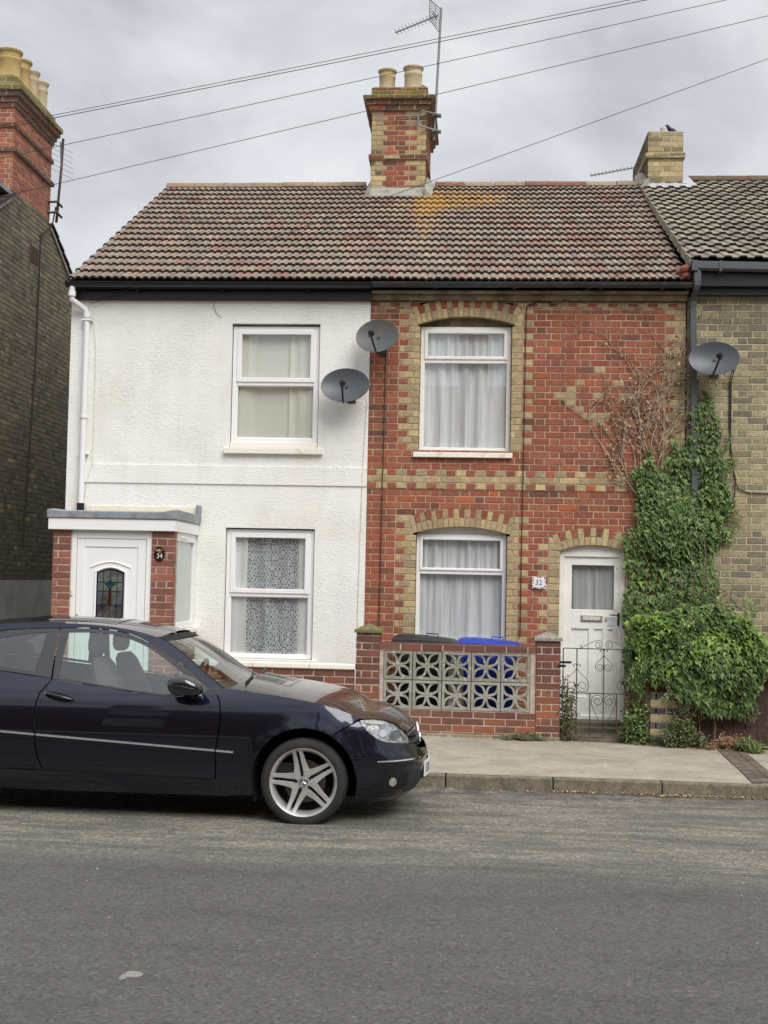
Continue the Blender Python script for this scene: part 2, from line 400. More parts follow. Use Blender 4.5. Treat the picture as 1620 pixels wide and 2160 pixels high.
    # wet dirt along the gutter
    mg = n('ShaderNodeMapRange'); mg.inputs['From Min'].default_value = -4.35; mg.inputs['From Max'].default_value = -3.72; L(sp.outputs['Y'], mg.inputs['Value'])
    ng = noise(5, 6, .7); rg = n('ShaderNodeMapRange'); rg.inputs['From Min'].default_value = .42; rg.inputs['From Max'].default_value = .6; L(ng.outputs['Fac'], rg.inputs['Value'])
    mg2 = n('ShaderNodeMath', operation='MULTIPLY'); L(mg.outputs['Result'], mg2.inputs[0]); L(rg.outputs['Result'], mg2.inputs[1])
    c = mixc(mg2.outputs[0], c, (.045, .035, .027))
    L(c, b.inputs['Base Color']); b.inputs['Roughness'].default_value = .85
    bp = n('ShaderNodeBump'); bp.inputs['Strength'].default_value = .8; bp.inputs['Distance'].default_value = .006
    L(v.outputs['Distance'], bp.inputs['Height']); L(bp.outputs['Normal'], b.inputs['Normal'])
    return m
MAT['road'] = road_mat()
MAT['pavement'] = M('pavement_concrete', lin(172, 164, 150), lin(150, 142, 128), scale=2.6, rough=.93, bump=.45, bscale=130, vary=.34, vscale=70, dirt=.45, dscale=2.1, dcol=(.72, .70, .66), dist=.008)
MAT['kerb'] = M('kerb_stone', lin(128, 120, 104), lin(98, 92, 78), scale=9, rough=.95, bump=.6, bscale=70, vary=.3, vscale=40, dist=.01)
MAT['yard'] = M('yard_concrete', lin(128, 122, 106), lin(92, 88, 72), scale=5, rough=.95, bump=.5, bscale=60, vary=.3, vscale=20)
MAT['soil'] = M('soil', lin(92, 80, 60), lin(64, 56, 42), scale=9, rough=1, bump=.8, bscale=40, vary=.4, vscale=20)
frange = lambda a, b, n: [a + (b - a) * i / n for i in range(n + 1)]
KY = -3.69
grid_sheet('ground', [-400, -60, -12, 12, 60, 400], [-400, -60, -20, 20, 60, 400], lambda x, y: -.06, 'soil')
grid_sheet('road', frange(-60, 60, 60), [-13.2] + frange(-12, KY + .01, 40), lambda x, y: .018 * max(0, (y + 5.2) / 1.5) ** 2 + .004 * sin(x * 1.3 + y) * .6, 'road')
pz = lambda x, y: .122 + (y - KY) / 2.76 * (.03 - .018 * (x - 0) / 1.0 * .8 if x < 4 else -.02)
def pvz(x, y):
    xx = max(-4, min(3, x)); return .122 + (y - KY) / 2.76 * (.016 - .012 * xx)
grid_sheet('pavement', frange(-60, -6, 20) + frange(-5.8, 5.8, 60) + frange(6, 60, 20), frange(KY + .125, .02, 24), lambda x, y: pvz(x, y) + .002 * sin(3 * x) * sin(4 * y), 'pavement')
# brick paver strip, beige strip and step right of the pavement
m = MB(); mm_ = MB()
for r in range(34):
    for c in range(3):
        y0 = KY + .135 + r * .075; sh = .0 + .046 * 0
        x0 = 2.43 + .06 * (y0 - KY - .1) + c * .088
        col = J(rnd.choice([lin(104, 92, 82), lin(88, 80, 74), lin(118, 102, 90)]), .15)
        z = pvz(x0, y0) + .006
        yy = y0 + (c % 2) * .035
        m.box(x0, x0 + .082, yy, yy + .070, z - .03, z + .004, col)
m.build('paver_strip', 'brick_new', None, kind='structure')
bx('yard', 'yard', None, (-3.1, 2.5, -.85, .3, .0, .165), kind='structure')
bx('doorstep', 'yard', None, (.98, 1.86, -.34, -.0, .1, .215), (.98, 1.86, -.16, .1, .1, .262), bevel=.008, kind='structure')
# kerb: one stone object per length
kg = MB(); x = -36.0 + .14
while x < 30:
    kg.box(x + .004, x + .911, KY + rnd.uniform(-.003, .003), KY + .127, -.1, .125 + rnd.uniform(-.002, .002)); x += .915
o = kg.build('kerb', 'kerb', None, bevel=.014, kind='structure')
bx('far_pavement', 'pavement', None, (-60, 60, -17.5, -13.2, -.1, .12), kind='structure')
# worn white splash on the road
m = MB(); pts = []
for k in range(22):
    a = 2 * pi * k / 22; r = 1 + .15 * sin(3 * a + 1) + rnd.uniform(-.16, .16)
    pts.append((-1.47 + .042 * r * cos(a) + .022 * sin(a), -9.40 + .055 * r * sin(a)))
m.ring([[(x, y, .000) for x, y in pts], [(-1.47 + (x + 1.47) * .9, -9.4 + (y + 9.4) * .9, .0055) for x, y in pts]])
o = m.build('road_patch', M('pale_patch', lin(164, 164, 157), lin(120, 118, 110), scale=30, rough=.95, vary=.25, bump=.6, bscale=90), None)
o['label'] = 'small pale grey splash stuck on the asphalt in the foreground'; o['category'] = 'patch'

# ============================================================ houses: shared builders
def multi(name, parts, parent, **kw):
    """several (MB, material) joined as one mesh with several materials"""
    A = MB(); mats = []; idx = []
    for k, (b, mt) in enumerate(parts):
        i = len(A.v); A.v += b.v; A.f += [tuple(q + i for q in f) for f in b.f]; A.c += b.c
        mats.append(mt); idx += [k] * len(b.f)
    o = A.build(name, mats[0], parent, **kw)
    for mt in mats[1:]: o.data.materials.append(MAT[mt] if isinstance(mt, str) else mt)
    o.data.polygons.foreach_set('material_index', idx)
    return o
def curtain_mat(name, col, gap=.0, gscale=26, lace=False, rough=.9):
    m = bpy.data.materials.new(name); m.use_nodes = True
    t = m.node_tree; b = t.nodes['Principled BSDF']; L = t.links.new; o = t.nodes['Material Output']
    b.inputs['Base Color'].default_value = (*col, 1); b.inputs['Roughness'].default_value = rough; b.inputs['Specular IOR Level'].default_value = .1
    co = t.nodes.new('ShaderNodeTexCoord'); tr = t.nodes.new('ShaderNodeBsdfTransparent'); mx = t.nodes.new('ShaderNodeMixShader')
    mp = t.nodes.new('ShaderNodeMapping'); mp.inputs['Scale'].default_value = (gscale, gscale, .9); L(co.outputs['Object'], mp.inputs[0])
    no = t.nodes.new('ShaderNodeTexNoise'); no.inputs['Scale'].default_value = 1; no.inputs['Detail'].default_value = 3; L(mp.outputs[0], no.inputs['Vector'])
    mr = t.nodes.new('ShaderNodeMapRange'); mr.inputs['From Min'].default_value = .46; mr.inputs['From Max'].default_value = .72; mr.inputs['To Min'].default_value = .08; mr.inputs['To Max'].default_value = gap; mr.clamp = True
    L(no.outputs['Fac'], mr.inputs['Value']); fac = mr.outputs['Result']
    if lace:
        mp2 = t.nodes.new('ShaderNodeMapping'); mp2.inputs['Scale'].default_value = (1.25, 0, .8); L(co.outputs['Object'], mp2.inputs[0])
        vo = t.nodes.new('ShaderNodeTexVoronoi'); vo.inputs['Scale'].default_value = 20; vo.inputs['Randomness'].default_value = .35; L(mp2.outputs[0], vo.inputs['Vector'])
        s = t.nodes.new('ShaderNodeMath'); s.operation = 'MULTIPLY'; s.inputs[1].default_value = 14; L(vo.outputs['Distance'], s.inputs[0])
        s2 = t.nodes.new('ShaderNodeMath'); s2.operation = 'COSINE'; L(s.outputs[0], s2.inputs[0])
        r = t.nodes.new('ShaderNodeMapRange'); r.inputs['From Min'].default_value = -.4; r.inputs['From Max'].default_value = .5; r.inputs['To Min'].default_value = .68; r.inputs['To Max'].default_value = .12; L(s2.outputs[0], r.inputs['Value'])
        a = t.nodes.new('ShaderNodeMath'); a.operation = 'MAXIMUM'; L(r.outputs['Result'], a.inputs[0]); L(fac, a.inputs[1]); fac = a.outputs[0]
    L(fac, mx.inputs[0]); L(b.outputs[0], mx.inputs[1]); L(tr.outputs[0], mx.inputs[2]); L(mx.outputs[0], o.inputs[0])
    return m
MAT['net'] = curtain_mat('net_curtain', (.92, .93, .94), gap=.42)
MAT['net_dim'] = curtain_mat('dim_net_curtain', (.84, .85, .85), gap=.45, gscale=30)
MAT['lace'] = curtain_mat('lace_curtain', (.74, .76, .78), gap=.35, gscale=12, lace=True)
MAT['sheer'] = curtain_mat('side_sheer', (.9, .9, .88), gap=.25, gscale=18)
MAT['cream_cloth'] = curtain_mat('cream_cloth', (.86, .85, .75), gap=.10, gscale=5)
def curtain(parent, x0, x1, z0, z1, y, mat, amp=.022, freq=9, seed=0, name='curtain', nx=90):
    r = random.Random(seed); m = MB(); ph = [r.uniform(0, 6.28) for _ in range(6)]; fr = [freq * r.uniform(.7, 1.5) for _ in range(6)]
    f = lambda x, z: sum(sin(fr[k] * 2 * pi * x + ph[k] + .25 * sin(z * 2 + k)) for k in range(6)) / 3 * amp * (.6 + .4 * (z1 - z) / (z1 - z0))
    nz = 8
    m.v = [(x0 + (x1 - x0) * i / nx, y + f(x0 + (x1 - x0) * i / nx, z0 + (z1 - z0) * j / nz), z0 + (z1 - z0) * j / nz) for j in range(nz + 1) for i in range(nx + 1)]
    for j in range(nz):
        for i in range(nx):
            a = j * (nx + 1) + i; m.f.append((a, a + 1, a + nx + 2, a + nx + 1)); m.c.append((1, 1, 1))
    return m.build(name, mat, parent, smooth='all')
def frame_bars(m, x0, x1, z0, z1, w, y0, y1, wb=None):
    wb = wb or w
    m.box(x0, x0 + w, y0, y1, z0, z1); m.box(x1 - w, x1, y0, y1, z0, z1)
    m.box(x0 + w, x1 - w, y0 + .001, y1, z1 - w, z1); m.box(x0 + w, x1 - w, y0 + .001, y1, z0, z0 + wb)
def window(parent, x0, x1, z0, z1, y, zt, top, low, mat, fw=.055, head=0, wb=.06, glassmat='glass', shelf=None):
    """outer frame at depth y, transom centre zt; top / low = side width of the sash around each pane"""
    m = MB(); frame_bars(m, x0, x1, z0, z1, fw, y, y + .07, wb)
    m.box(x0 + fw, x1 - fw, y + .002, y + .07, zt - .03, zt + .02)
    if top > 0: frame_bars(m, x0 + fw - .005, x1 - fw + .005, zt + .012, z1 - fw + .012, top, y - .014, y + .05)
    else: m.box(x0 + fw, x1 - fw, y - .008, y + .05, zt + .02, zt + .06)
    if low > 0: frame_bars(m, x0 + fw - .002, x1 - fw + .002, z0 + wb - .002, zt - .026, low, y + .012, y + .05)
    if head: m.box(x0, x1, y + .03, y + .09, z1, z1 + head)
    w = m.build('window', mat, parent, bevel=.006)
    g = MB(); tt = fw + max(top, 0)
    g.quad((x0 + tt, y + .03, zt + .05), (x1 - tt, y + .03, zt + .05), (x1 - tt, y + .03, z1 - tt + .01), (x0 + tt, y + .03, z1 - tt + .01))
    g.build('pane', glassmat, w)
    g = MB(); tt = fw + max(low, 0)
    g.quad((x0 + tt - .01, y + .032, z0 + wb), (x1 - tt + .01, y + .032, z0 + wb), (x1 - tt + .01, y + .032, zt - .028), (x0 + tt - .01, y + .032, zt - .028))
    g.build('pane', glassmat, w)
    return w
def gable_core(m, x0, x1, y0, y1, ze, slope, back=9.7):
    """plain carcass behind the facade: walls to the eaves and the gable up to the ridge"""
    ym = (y0 + y1) / 2 if back is None else back / 2
    yb = back; yr = (y0 + yb) / 2 + .0; zr = ze + (yr - y0) * slope
    prof = [(y0, 0), (yb, 0), (yb, ze), (yr, zr), (y0, ze)]
    m.ring([[(x0, y, z) for y, z in prof], [(x1, y, z) for y, z in prof]])
def roof_tiles(parent, x0, x1, y0, z0, slope, gauge, rows, cover, rolls, colour, mat, lift=.040, rollh=.017, verge=None, name='roof', sag=0.0, top=.58, jitter=.002, thick=.026):
    """interlocking tiles laid as real overlapping strips; y0,z0 = lower edge of the first course"""
    m = MB(); L_ = sqrt(1 + slope * slope); dy, dz = 1 / L_, slope / L_; ny, nz = -dz, dy
    per = cover / rolls
    def prof(t):      # t in tile width -> roll height
        u = (t / per) % 1.0
        return u
    pts = []
    for q in range(rolls):
        for u, hh in ((0.0, 0), (.14, 0.05), (.22, 1.0), (.22 + top - .1, 1.0), (.22 + top, .05)):
            pts.append(((q + u) * per, hh * rollh))
    pts.append((cover, 0))
    n = int(round((x1 - x0) / cover)); cover_ = (x1 - x0) / n; k_ = cover_ / cover
    for r in range(rows):
        s0 = r * gauge; s1 = s0 + gauge + .03
        off = 0
        for i in range(n):
            xa = x0 + i * cover_
            col = colour(xa, r); rc = [J(col if rnd.random() > .16 else colour(xa, r), .07) for _ in range(rolls + 1)]; e = rnd.uniform(-jitter, jitter) + .007 * mn.noise((xa * .9, r * .7, 2)) - (rnd.uniform(.008, .02) if rnd.random() < .012 else 0); e2 = rnd.uniform(0, jitter * 2); sk = rnd.uniform(-.003, .003)
            def P(x, s, h):
                sg = sag * sin(pi * (x - x0) / (x1 - x0))
                return (x, y0 + s * dy + h * ny, z0 + s * dz + h * nz - sg)
            lo = [P(xa + u * k_, s0 + e + sk * j / len(pts), lift + h + e2) for j, (u, h) in enumerate(pts)]
            hi = [P(xa + u * k_, s1, .004 + h) for u, h in pts]
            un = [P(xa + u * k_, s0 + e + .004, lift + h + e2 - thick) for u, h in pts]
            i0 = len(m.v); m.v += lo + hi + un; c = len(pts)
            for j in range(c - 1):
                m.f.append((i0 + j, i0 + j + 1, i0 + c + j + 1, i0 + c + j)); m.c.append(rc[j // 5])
                m.f.append((i0 + 2 * c + j, i0 + 2 * c + j + 1, i0 + j + 1, i0 + j)); m.c.append(tuple(v * .26 + .004 for v in col))  # unweathered butt edge, darkened to paint in the shadow line between courses
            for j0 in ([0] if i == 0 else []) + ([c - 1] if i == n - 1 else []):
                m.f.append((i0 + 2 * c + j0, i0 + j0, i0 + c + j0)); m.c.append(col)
    # back slope and closing boards
    yr = y0 + rows * gauge * dy; zr = z0 + rows * gauge * dz
    m.quad((x0, yr, zr), (x1, yr, zr), (x1, yr + (yr - y0), z0), (x0, yr + (yr - y0), z0), colour(x0, 0))
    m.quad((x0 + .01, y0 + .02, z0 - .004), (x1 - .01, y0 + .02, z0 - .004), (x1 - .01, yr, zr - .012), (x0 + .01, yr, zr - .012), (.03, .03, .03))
    return m.build(name, mat, parent), yr, zr
def ridge_tiles(parent, x0, x1, y, z, mat, colour, r=.115, ln=.45, name='ridge_tile'):
    m = MB(); x = x0
    while x < x1 - .05:
        b = min(x + ln - .008, x1); h = rnd.uniform(-.004, .004); rings = []
        for xx, rr in ((x, r), (b, r - .004)):
            rings.append([(xx, y + rr * cos(a) * 1.05, z + h + rr * .82 * sin(a) - .045) for a in [pi * k / 10 for k in range(11)]])
        m.ring(rings, colour(x, 0), closed=False, caps=False)
        m.poly(rings[0][::-1], colour(x, 0)); x += ln
    m.box(x0 + .02, x1 - .02, y - .09, y + .09, z - .07, z + .0, lin(150, 138, 118))
    return m.build(name, mat, parent, smooth=True)
def tile_mat():
    m = M('roof_tile', (.3, .2, .1), attr=True, rough=.95, bump=.5, bscale=60, vary=.3, vscale=34, dirt=.4, dscale=2.2, dist=.01)
    t = m.node_tree; b = t.nodes['Principled BSDF']; L = t.links.new
    src = b.inputs['Base Color'].links[0].from_socket
    co = [n for n in t.nodes if n.type == 'TEX_COORD'][0]
    def math(op, a, c):
        q = t.nodes.new('ShaderNodeMath'); q.operation = op; q.use_clamp = False
        for i, v in enumerate((a, c)):
            if isinstance(v, (int, float)): q.inputs[i].default_value = v
            else: L(v, q.inputs[i])
        return q.outputs[0]
    geo = t.nodes.new('ShaderNodeNewGeometry'); sp = t.nodes.new('ShaderNodeSeparateXYZ'); L(geo.outputs['Position'], sp.inputs[0])
    # lichen growing below and beside the chimney and one streak running down the slope
    def blob(cx, cy, rx, ry):
        a = math('DIVIDE', math('SUBTRACT', sp.outputs['X'], cx), rx); c = math('DIVIDE', math('SUBTRACT', sp.outputs['Y'], cy), ry)
        d = math('ADD', math('MULTIPLY', a, a), math('MULTIPLY', c, c))
        q = t.nodes.new('ShaderNodeMath'); q.operation = 'SUBTRACT'; q.inputs[0].default_value = 1; L(d, q.inputs[1]); q.use_clamp = True
        return q.outputs[0]
    s = math('ADD', blob(-.30, 3.95, .95, .85), math('MULTIPLY', blob(-.66, 2.6, .30, 2.2), .8))
    s = math('ADD', s, math('MULTIPLY', blob(-1.0, 3.2, 1.3, .55), .55)); s = math('ADD', s, math('MULTIPLY', blob(.35, 3.6, 1.1, .6), .45))
    s = math('MULTIPLY', s, .8)
    s = math('ADD', s, .06)
    no = t.nodes.new('ShaderNodeTexNoise'); no.inputs['Scale'].default_value = 9; no.inputs['Detail'].default_value = 5; no.inputs['Roughness'].default_value = .7; L(geo.outputs['Position'], no.inputs['Vector'])
    v = math('ADD', no.outputs['Fac'], math('MULTIPLY', s, .27))
    mr = t.nodes.new('ShaderNodeMapRange'); mr.inputs['From Min'].default_value = .655; mr.inputs['From Max'].default_value = .80; L(v, mr.inputs['Value'])
    x = t.nodes.new('ShaderNodeMixRGB'); L(mr.outputs['Result'], x.inputs['Fac']); L(src, x.inputs['Color1']); x.inputs['Color2'].default_value = (*lin(172, 136, 76), 1)
    # white specks
    n2 = t.nodes.new('ShaderNodeTexNoise'); n2.inputs['Scale'].default_value = 30; n2.inputs['Detail'].default_value = 2; L(geo.outputs['Position'], n2.inputs['Vector'])
    m2 = t.nodes.new('ShaderNodeMapRange'); m2.inputs['From Min'].default_value = .71; m2.inputs['From Max'].default_value = .75; L(n2.outputs['Fac'], m2.inputs['Value'])
    x2 = t.nodes.new('ShaderNodeMixRGB'); L(m2.outputs['Result'], x2.inputs['Fac']); L(x.outputs['Color'], x2.inputs['Color1']); x2.inputs['Color2'].default_value = (*lin(205, 200, 188), 1)
    L(x2.outputs['Color'], b.inputs['Base Color'])
    return m
MAT['tile'] = tile_mat()
MAT['tile_brown'] = M('brown_roof_tile', (.2, .2, .1), attr=True, rough=.95, bump=.4, bscale=50, vary=.25, vscale=20, dirt=.3, dscale=2, dist=.01)
TA = [lin(150, 134, 119), lin(144, 131, 118), lin(141, 130, 116), lin(151, 131, 116), lin(145, 123, 110), lin(139, 124, 111), lin(136, 124, 113)]
TB = [lin(146, 118, 104), lin(138, 112, 99), lin(150, 122, 108), lin(138, 108, 96)]
def tile_c(x, r):
    redness = .10 + (.08 if x > .4 else 0) + (.14 if r < 5 and x > 0 else 0) + .08 * sin(x * 2.1 + r * .8)
    return J(rnd.choice(TB if rnd.random() < redness else TA), .12)
def tile_c2(x, r): return J(rnd.choice([lin(142, 134, 118), lin(134, 127, 112), lin(148, 139, 122), lin(128, 121, 107), lin(138, 128, 114)]), .1)

EY, EZ, SL = -.20, 5.185, .515          # eaves edge and roof slope
F0 = lambda u, w, z: (u, -w, z)

# ============================================================ red brick house (32)
H = thing('brick_house', 'terraced house of red brick patterned with yellow brick arches, quoins and bands', 'house', (.6, 0, 0))
aU = Arch(-.61, .44, 4.74, .085, .2); aL = Arch(-.615, .42, 2.335, .075, .2); aD = Arch(1.012, 1.755, 2.16, .07, .19)
holes = [aU.hole(3.265), aL.hole(.92), aD.hole(.2)]
def teeth(k): return .235 if k % 2 else .125
PATCH = [(1.02, 1.27, 3.36, 3.42)]
def pxr(a, b, c, d):      # small repaired areas of yellow brick in the upper wall
    return ((1080 + a / 3 - 993) / 184.6, (1080 + b / 3 - 993) / 184.6, 5.06 - (600 + (c + d) / 6 - 627) / 185 - .036, 5.06 - (600 + (c + d) / 6 - 627) / 185 + .036)
PATCH = [pxr(*q) for q in ((500, 565, 545, 590), (435, 620, 590, 632), (385, 440, 630, 672), (330, 385, 668, 708), (255, 385, 710, 750), (495, 560, 715, 755), (325, 385, 750, 792), (375, 435, 790, 830), (430, 600, 832, 872), (500, 560, 870, 912), (620, 680, 630, 670), (660, 760, 670, 760))]
def zone(x, z, k):
    w = teeth(k)
    for (a, b, zl, zh) in ((-.61, .44, 3.25, 4.95), (-.615, .42, .6, 2.5), (1.012, 1.755, .15, 2.32)):
        if zl < z < zh and (a - w < x < a or b < x < b + w): return True
    if x > 2.39 - w * .98: return True
    return any(p[0] < x < p[1] and p[2] < z < p[3] for p in PATCH)
def brk(z, k):
    w = teeth(k); o = [2.39 - w * .98]
    for (a, b, zl, zh) in ((-.61, .44, 3.25, 4.95), (-.615, .42, .6, 2.5), (1.012, 1.755, .15, 2.32)):
        if zl < z < zh: o += [a - w, b + w]
    for p in PATCH:
        if p[2] < z < p[3]: o += [p[0], p[1]]
    return o
def colr(u, z, k, w): 
    if zone(u, z, k): return yel_c()
    if abs(u + 1.19) < .0: return None
    c = red_c()
    if z < 2.3 and rnd.random() < .3: c = J(lin(162, 92, 70))
    return c
b = MB(); mo = MB()
brickwork(b, mo, F0, -1.185, 2.39, .1, 2.83, colr, base=2.83, holes=holes, breaks=brk)
brickwork(b, mo, F0, -1.185, 2.39, 3.055, 4.905, colr, base=2.83, holes=holes, breaks=brk)
Fb = lambda u, w, z: (u, -w - .010, z)
alt = lambda u, z, k, w: yel_c() if int((u + 5) / .1125) % 2 else red_c()
brickwork(b, mo, Fb, -1.185, 2.39, 2.83, 2.905, alt, base=2.83, bond='header')
brickwork(b, mo, Fb, -1.185, 2.39, 2.905, 2.98, lambda *a: yel_c(), base=2.83, bond='flemish')
brickwork(b, mo, Fb, -1.185, 2.39, 2.98, 3.055, alt, base=2.83, bond='header')
brickwork(b, mo, F0, -1.185, 2.39, 4.905, 4.98, alt, base=2.83, bond='header', holes=[lambda z: (aU.cx - .53, aU.cx + .53)])
brickwork(b, mo, F0, -1.185, 2.39, 4.98, 5.06, lambda *a: J(lin(96, 84, 62)), base=2.83, bond='stretcher', holes=[lambda z: (aU.cx - .10, aU.cx + .10)])
def vs(ar, yt=.1):
    def f(i):
        if i % 2 == 0: return [(0, yt, yel_c()), (yt + .006, ar.t, yel_c())] if i % 4 else [(0, ar.t, yel_c())]
        return [(0, yt, yel_c()), (yt + .006, ar.t, red_c())]
    return f
aU.ringwork(b, mo, 0, 19, vs(aU)); aL.ringwork(b, mo, 0, 19, vs(aL)); aD.ringwork(b, mo, 0, 13, vs(aD, .09))
multi('wall', [(b, 'brick'), (mo, 'mortar')], H)
# carcass
m = MB(); gable_core(m, -1.18, 2.385, .36, 5, 5.05, .49)
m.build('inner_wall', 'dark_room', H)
for nm, (x0, x1, z0, z1, yy, zt, mat_, head) in (('u', (-.605, .435, 3.27, 4.715, .085, 4.325, 'paint_white', .12)), ('l', (-.61, .415, .95, 2.32, .085, 1.895, 'upvc', .09))):
    w = window(H, x0, x1, z0, z1, yy, zt, .038 if nm == 'u' else .03, .0, mat_, fw=.05 if nm == 'u' else .045, wb=.05)
    m = MB(); m.box(x0 + .005, x1 - .005, yy + .03, yy + .09, z1 + .001, z1 + head)
    m.build('head_board', 'fascia_old' if nm == 'u' else 'paint_white', w)
    curtain(w, x0 + .03, x1 - .03, zt - .0, z1 - .02, yy + .075, 'net' if nm == 'u' else 'net_dim', seed=3 if nm == 'u' else 5, freq=7)
    curtain(w, x0 + .03, x1 - .03, z0, zt + .0, yy + .085, 'net', seed=4 if nm == 'u' else 6, freq=5, amp=.03)
    sy = -.06
    if nm == 'u':
        m = MB(); m.prism([(0, 0), (.16, .018), (.16, .07), (-.0, .07)], lambda u, v, w_: (w_, .10 - (.16 - u) * 1, 3.195 + v) if 0 else (w_, -.055 + u, 3.192 + v * (1 if u > 0 else .85)), -.665, .462)
        m.build('sill', 'cream_stone', w, bevel=.006)
    else:
        bx('sill', 'cream_stone', w, (-.66, .46, -.05, .1, .88, .945), bevel=.006)
# front door
D = MB(); frame_bars(D, 1.015, 1.752, .262, 2.15, .055, .06, .13, wb=.03)
D.box(1.02, 1.75, .065, .12, 2.15, 2.235)
dl = MB()
x0, x1, z0, z1 = 1.072, 1.70, .29, 2.095; yy = .085
dl.box(x0, x0 + .085, yy, yy + .045, z0, z1); dl.box(x1 - .07, x1, yy, yy + .045, z0, z1)
dl.box(x0 + .085, x1 - .07, yy + .001, yy + .045, 2.0, z1); dl.box(x0 + .085, x1 - .07, yy + .001, yy + .045, 1.28, 1.50); dl.box(x0 + .085, x1 - .07, yy + .001, yy + .045, z0, .52)
dl.box(x0 + .085, x1 - .07, yy + .018, yy + .04, .5, 1.3)
for q in (.215, .37): dl.box(x0 + .085 + q - .02, x0 + .085 + q + .04, yy + .002, yy + .04, .52, 1.28)
dl.box(x0 - .03, x1 - .03, yy - .03, yy + .01, .265, .31)
fr = D.build('door_frame', 'paint_white', H, bevel=.005)
dr = dl.build('door', 'paint_white', H, bevel=.004)
g = MB(); g.quad((x0 + .08, yy + .025, 1.49), (x1 - .06, yy + .025, 1.49), (x1 - .06, yy + .025, 2.01), (x0 + .08, yy + .025, 2.01)); g.build('pane', 'glass', dr)
curtain(dr, x0 + .08, x1 - .06, 1.48, 2.02, yy + .08, curtain_mat('grey_net', (.66, .68, .66), gap=.35, gscale=24), seed=11, freq=9, amp=.014)
m = MB(); m.box(1.262, 1.505, yy - .012, yy + .0, 1.365, 1.438); m.build('letterbox', M('brushed_steel', (.42, .42, .40), rough=.4, metal=.7, vary=.1), dr, bevel=.004)
bx('letter_flap', M('pale_flap', lin(205, 200, 186), rough=.5), dr, (1.285, 1.482, yy - .018, yy - .011, 1.38, 1.422), bevel=.003)
bx('door_bell', M('bell_cream', lin(196, 184, 140), rough=.5), dr, (1.535, 1.56, yy - .022, yy - .0005, 1.38, 1.43), bevel=.008)
bx('notice', M('notice_paper', lin(222, 226, 228), lin(190, 200, 210), scale=40, rough=.7, vary=.05), dr, (1.565, 1.628, yy - .003, yy - .0005, 1.315, 1.425))
m = MB(); m.box(1.672, 1.695, yy - .01, yy - .0005, 1.325, 1.47); m.tube([(1.684, yy - .008, 1.44), (1.684, yy - .045, 1.44), (1.66, yy - .05, 1.442), (1.58, yy - .048, 1.447)], .007, 8)
m.build('handle', 'dark_grey', dr, bevel=.002)
# eaves board, gutter
m = MB(); m.box(-1.175, 2.40, -.055, .0, 5.0, 5.065); m.box(-1.175, 2.40, -.13, .36, 5.066, 5.10)
m.build('eaves_board', 'fascia_old', H, bevel=.01)
def gutter(parent, x0, x1, y, z, r, mat, clips=(), fall=0):
    m = MB()
    ring = lambda x, dz: [(x, y + rr * cos(a), z + dz + rr * sin(a)) for rr, aa in ((r, 1), (r - .006, -1)) for a in ([pi + pi * k / 12 for k in range(13)] if aa > 0 else [2 * pi - pi * k / 12 for k in range(13)])]
    m.ring([ring(x0, 0), ring(x1, fall)])
    for c in clips:
        rr = r + .006
        m.ring([[(x, y + q * cos(a), z + q * sin(a)) for q, aa in ((rr, 1), (r - .008, -1)) for a in ([pi + pi * k / 12 for k in range(13)] if aa > 0 else [2 * pi - pi * k / 12 for k in range(13)])] for x in (c - .02, c + .02)])
        m.box(c - .015, c + .015, y + r, y + r + .03, z - .09, z + .01)
    for e in (x0, x1): m.poly([(e, y + r * cos(a), z + r * sin(a)) for a in [pi + pi * k / 12 for k in range(13)]])
    return m.build('gutter', mat, parent, smooth=True)
gutter(H, -1.165, 2.43, -.2, 5.17, .058, 'dark_grey', clips=(-.44, .45, 1.42, 2.1))
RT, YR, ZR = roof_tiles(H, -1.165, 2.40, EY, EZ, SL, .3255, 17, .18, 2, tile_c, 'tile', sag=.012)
ridge_tiles(RT, -.62, 2.40, YR, ZR + .03, 'tile', lambda x, r: J(rnd.choice([lin(150, 130, 112), lin(134, 96, 80), lin(160, 146, 126)])))
def chimney(parent, x0, x1, y0, y1, zb, zt, bands, colF, cap, pots, mort='mortar', potmat='pot', capm='moss', side=None, steps=((0, .10),), bc=None, pr=.13, ph=.42):
    b = MB(); mo = MB()
    side = side or colF
    def ring(xa, xb, ya, yb, z0, z1, col, cs, bond='flemish'):
        for F, a, bb, c_ in ((lambda u, w, z: (u, ya - w, z), xa, xb, col), (lambda u, w, z: (xb + w, u, z), ya, yb, cs), (lambda u, w, z: (xa - w, u, z), ya, yb, cs), (lambda u, w, z: (u, yb + w, z), xa, xb, cs)):
            brickwork(b, mo, F, a, bb, z0, z1, c_, base=zt, bond=bond, depth=.02, back=.0)
        mo.box(xa + .01, xb - .01, ya + .01, yb - .01, z0, z1)
    ring(x0, x1, y0, y1, zb, zt, colF, side)
    for z0, z1, pr_, col in bands: ring(x0 - pr_, x1 + pr_, y0 - pr_, y1 + pr_, z0, z1, col, col, 'stretcher')
    ch = multi('chimney', [(b, 'brick'), (mo, mort)], parent)
    if cap:
        m = MB(); m.box(x0 + cap[0], x1 - cap[0], y0 + cap[0], y1 - cap[0], cap[1], cap[2]); m.build('chimney_cap', capm, ch, bevel=.02)
    for (px, py, r, h, mt) in pots:
        z = cap[2] - .02 if cap else zt
        m = MB(); m.lathe([(r * 1.12, 0), (r * 1.0, .05), (r, h * .62), (r * 1.06, h * .66), (r * 1.06, h * .70), (r, h * .73), (r * 1.02, h * .86), (r * 1.18, h * .92), (r * 1.2, h * .97), (r * 1.12, h), (r * .92, h), (r * .88, h * .6), (r * .86, .05)], (px, py, z), n=28)
        m.build('chimney_pot', mt, ch, smooth=True)
    return ch
cx0, cx1 = -1.545, -.745
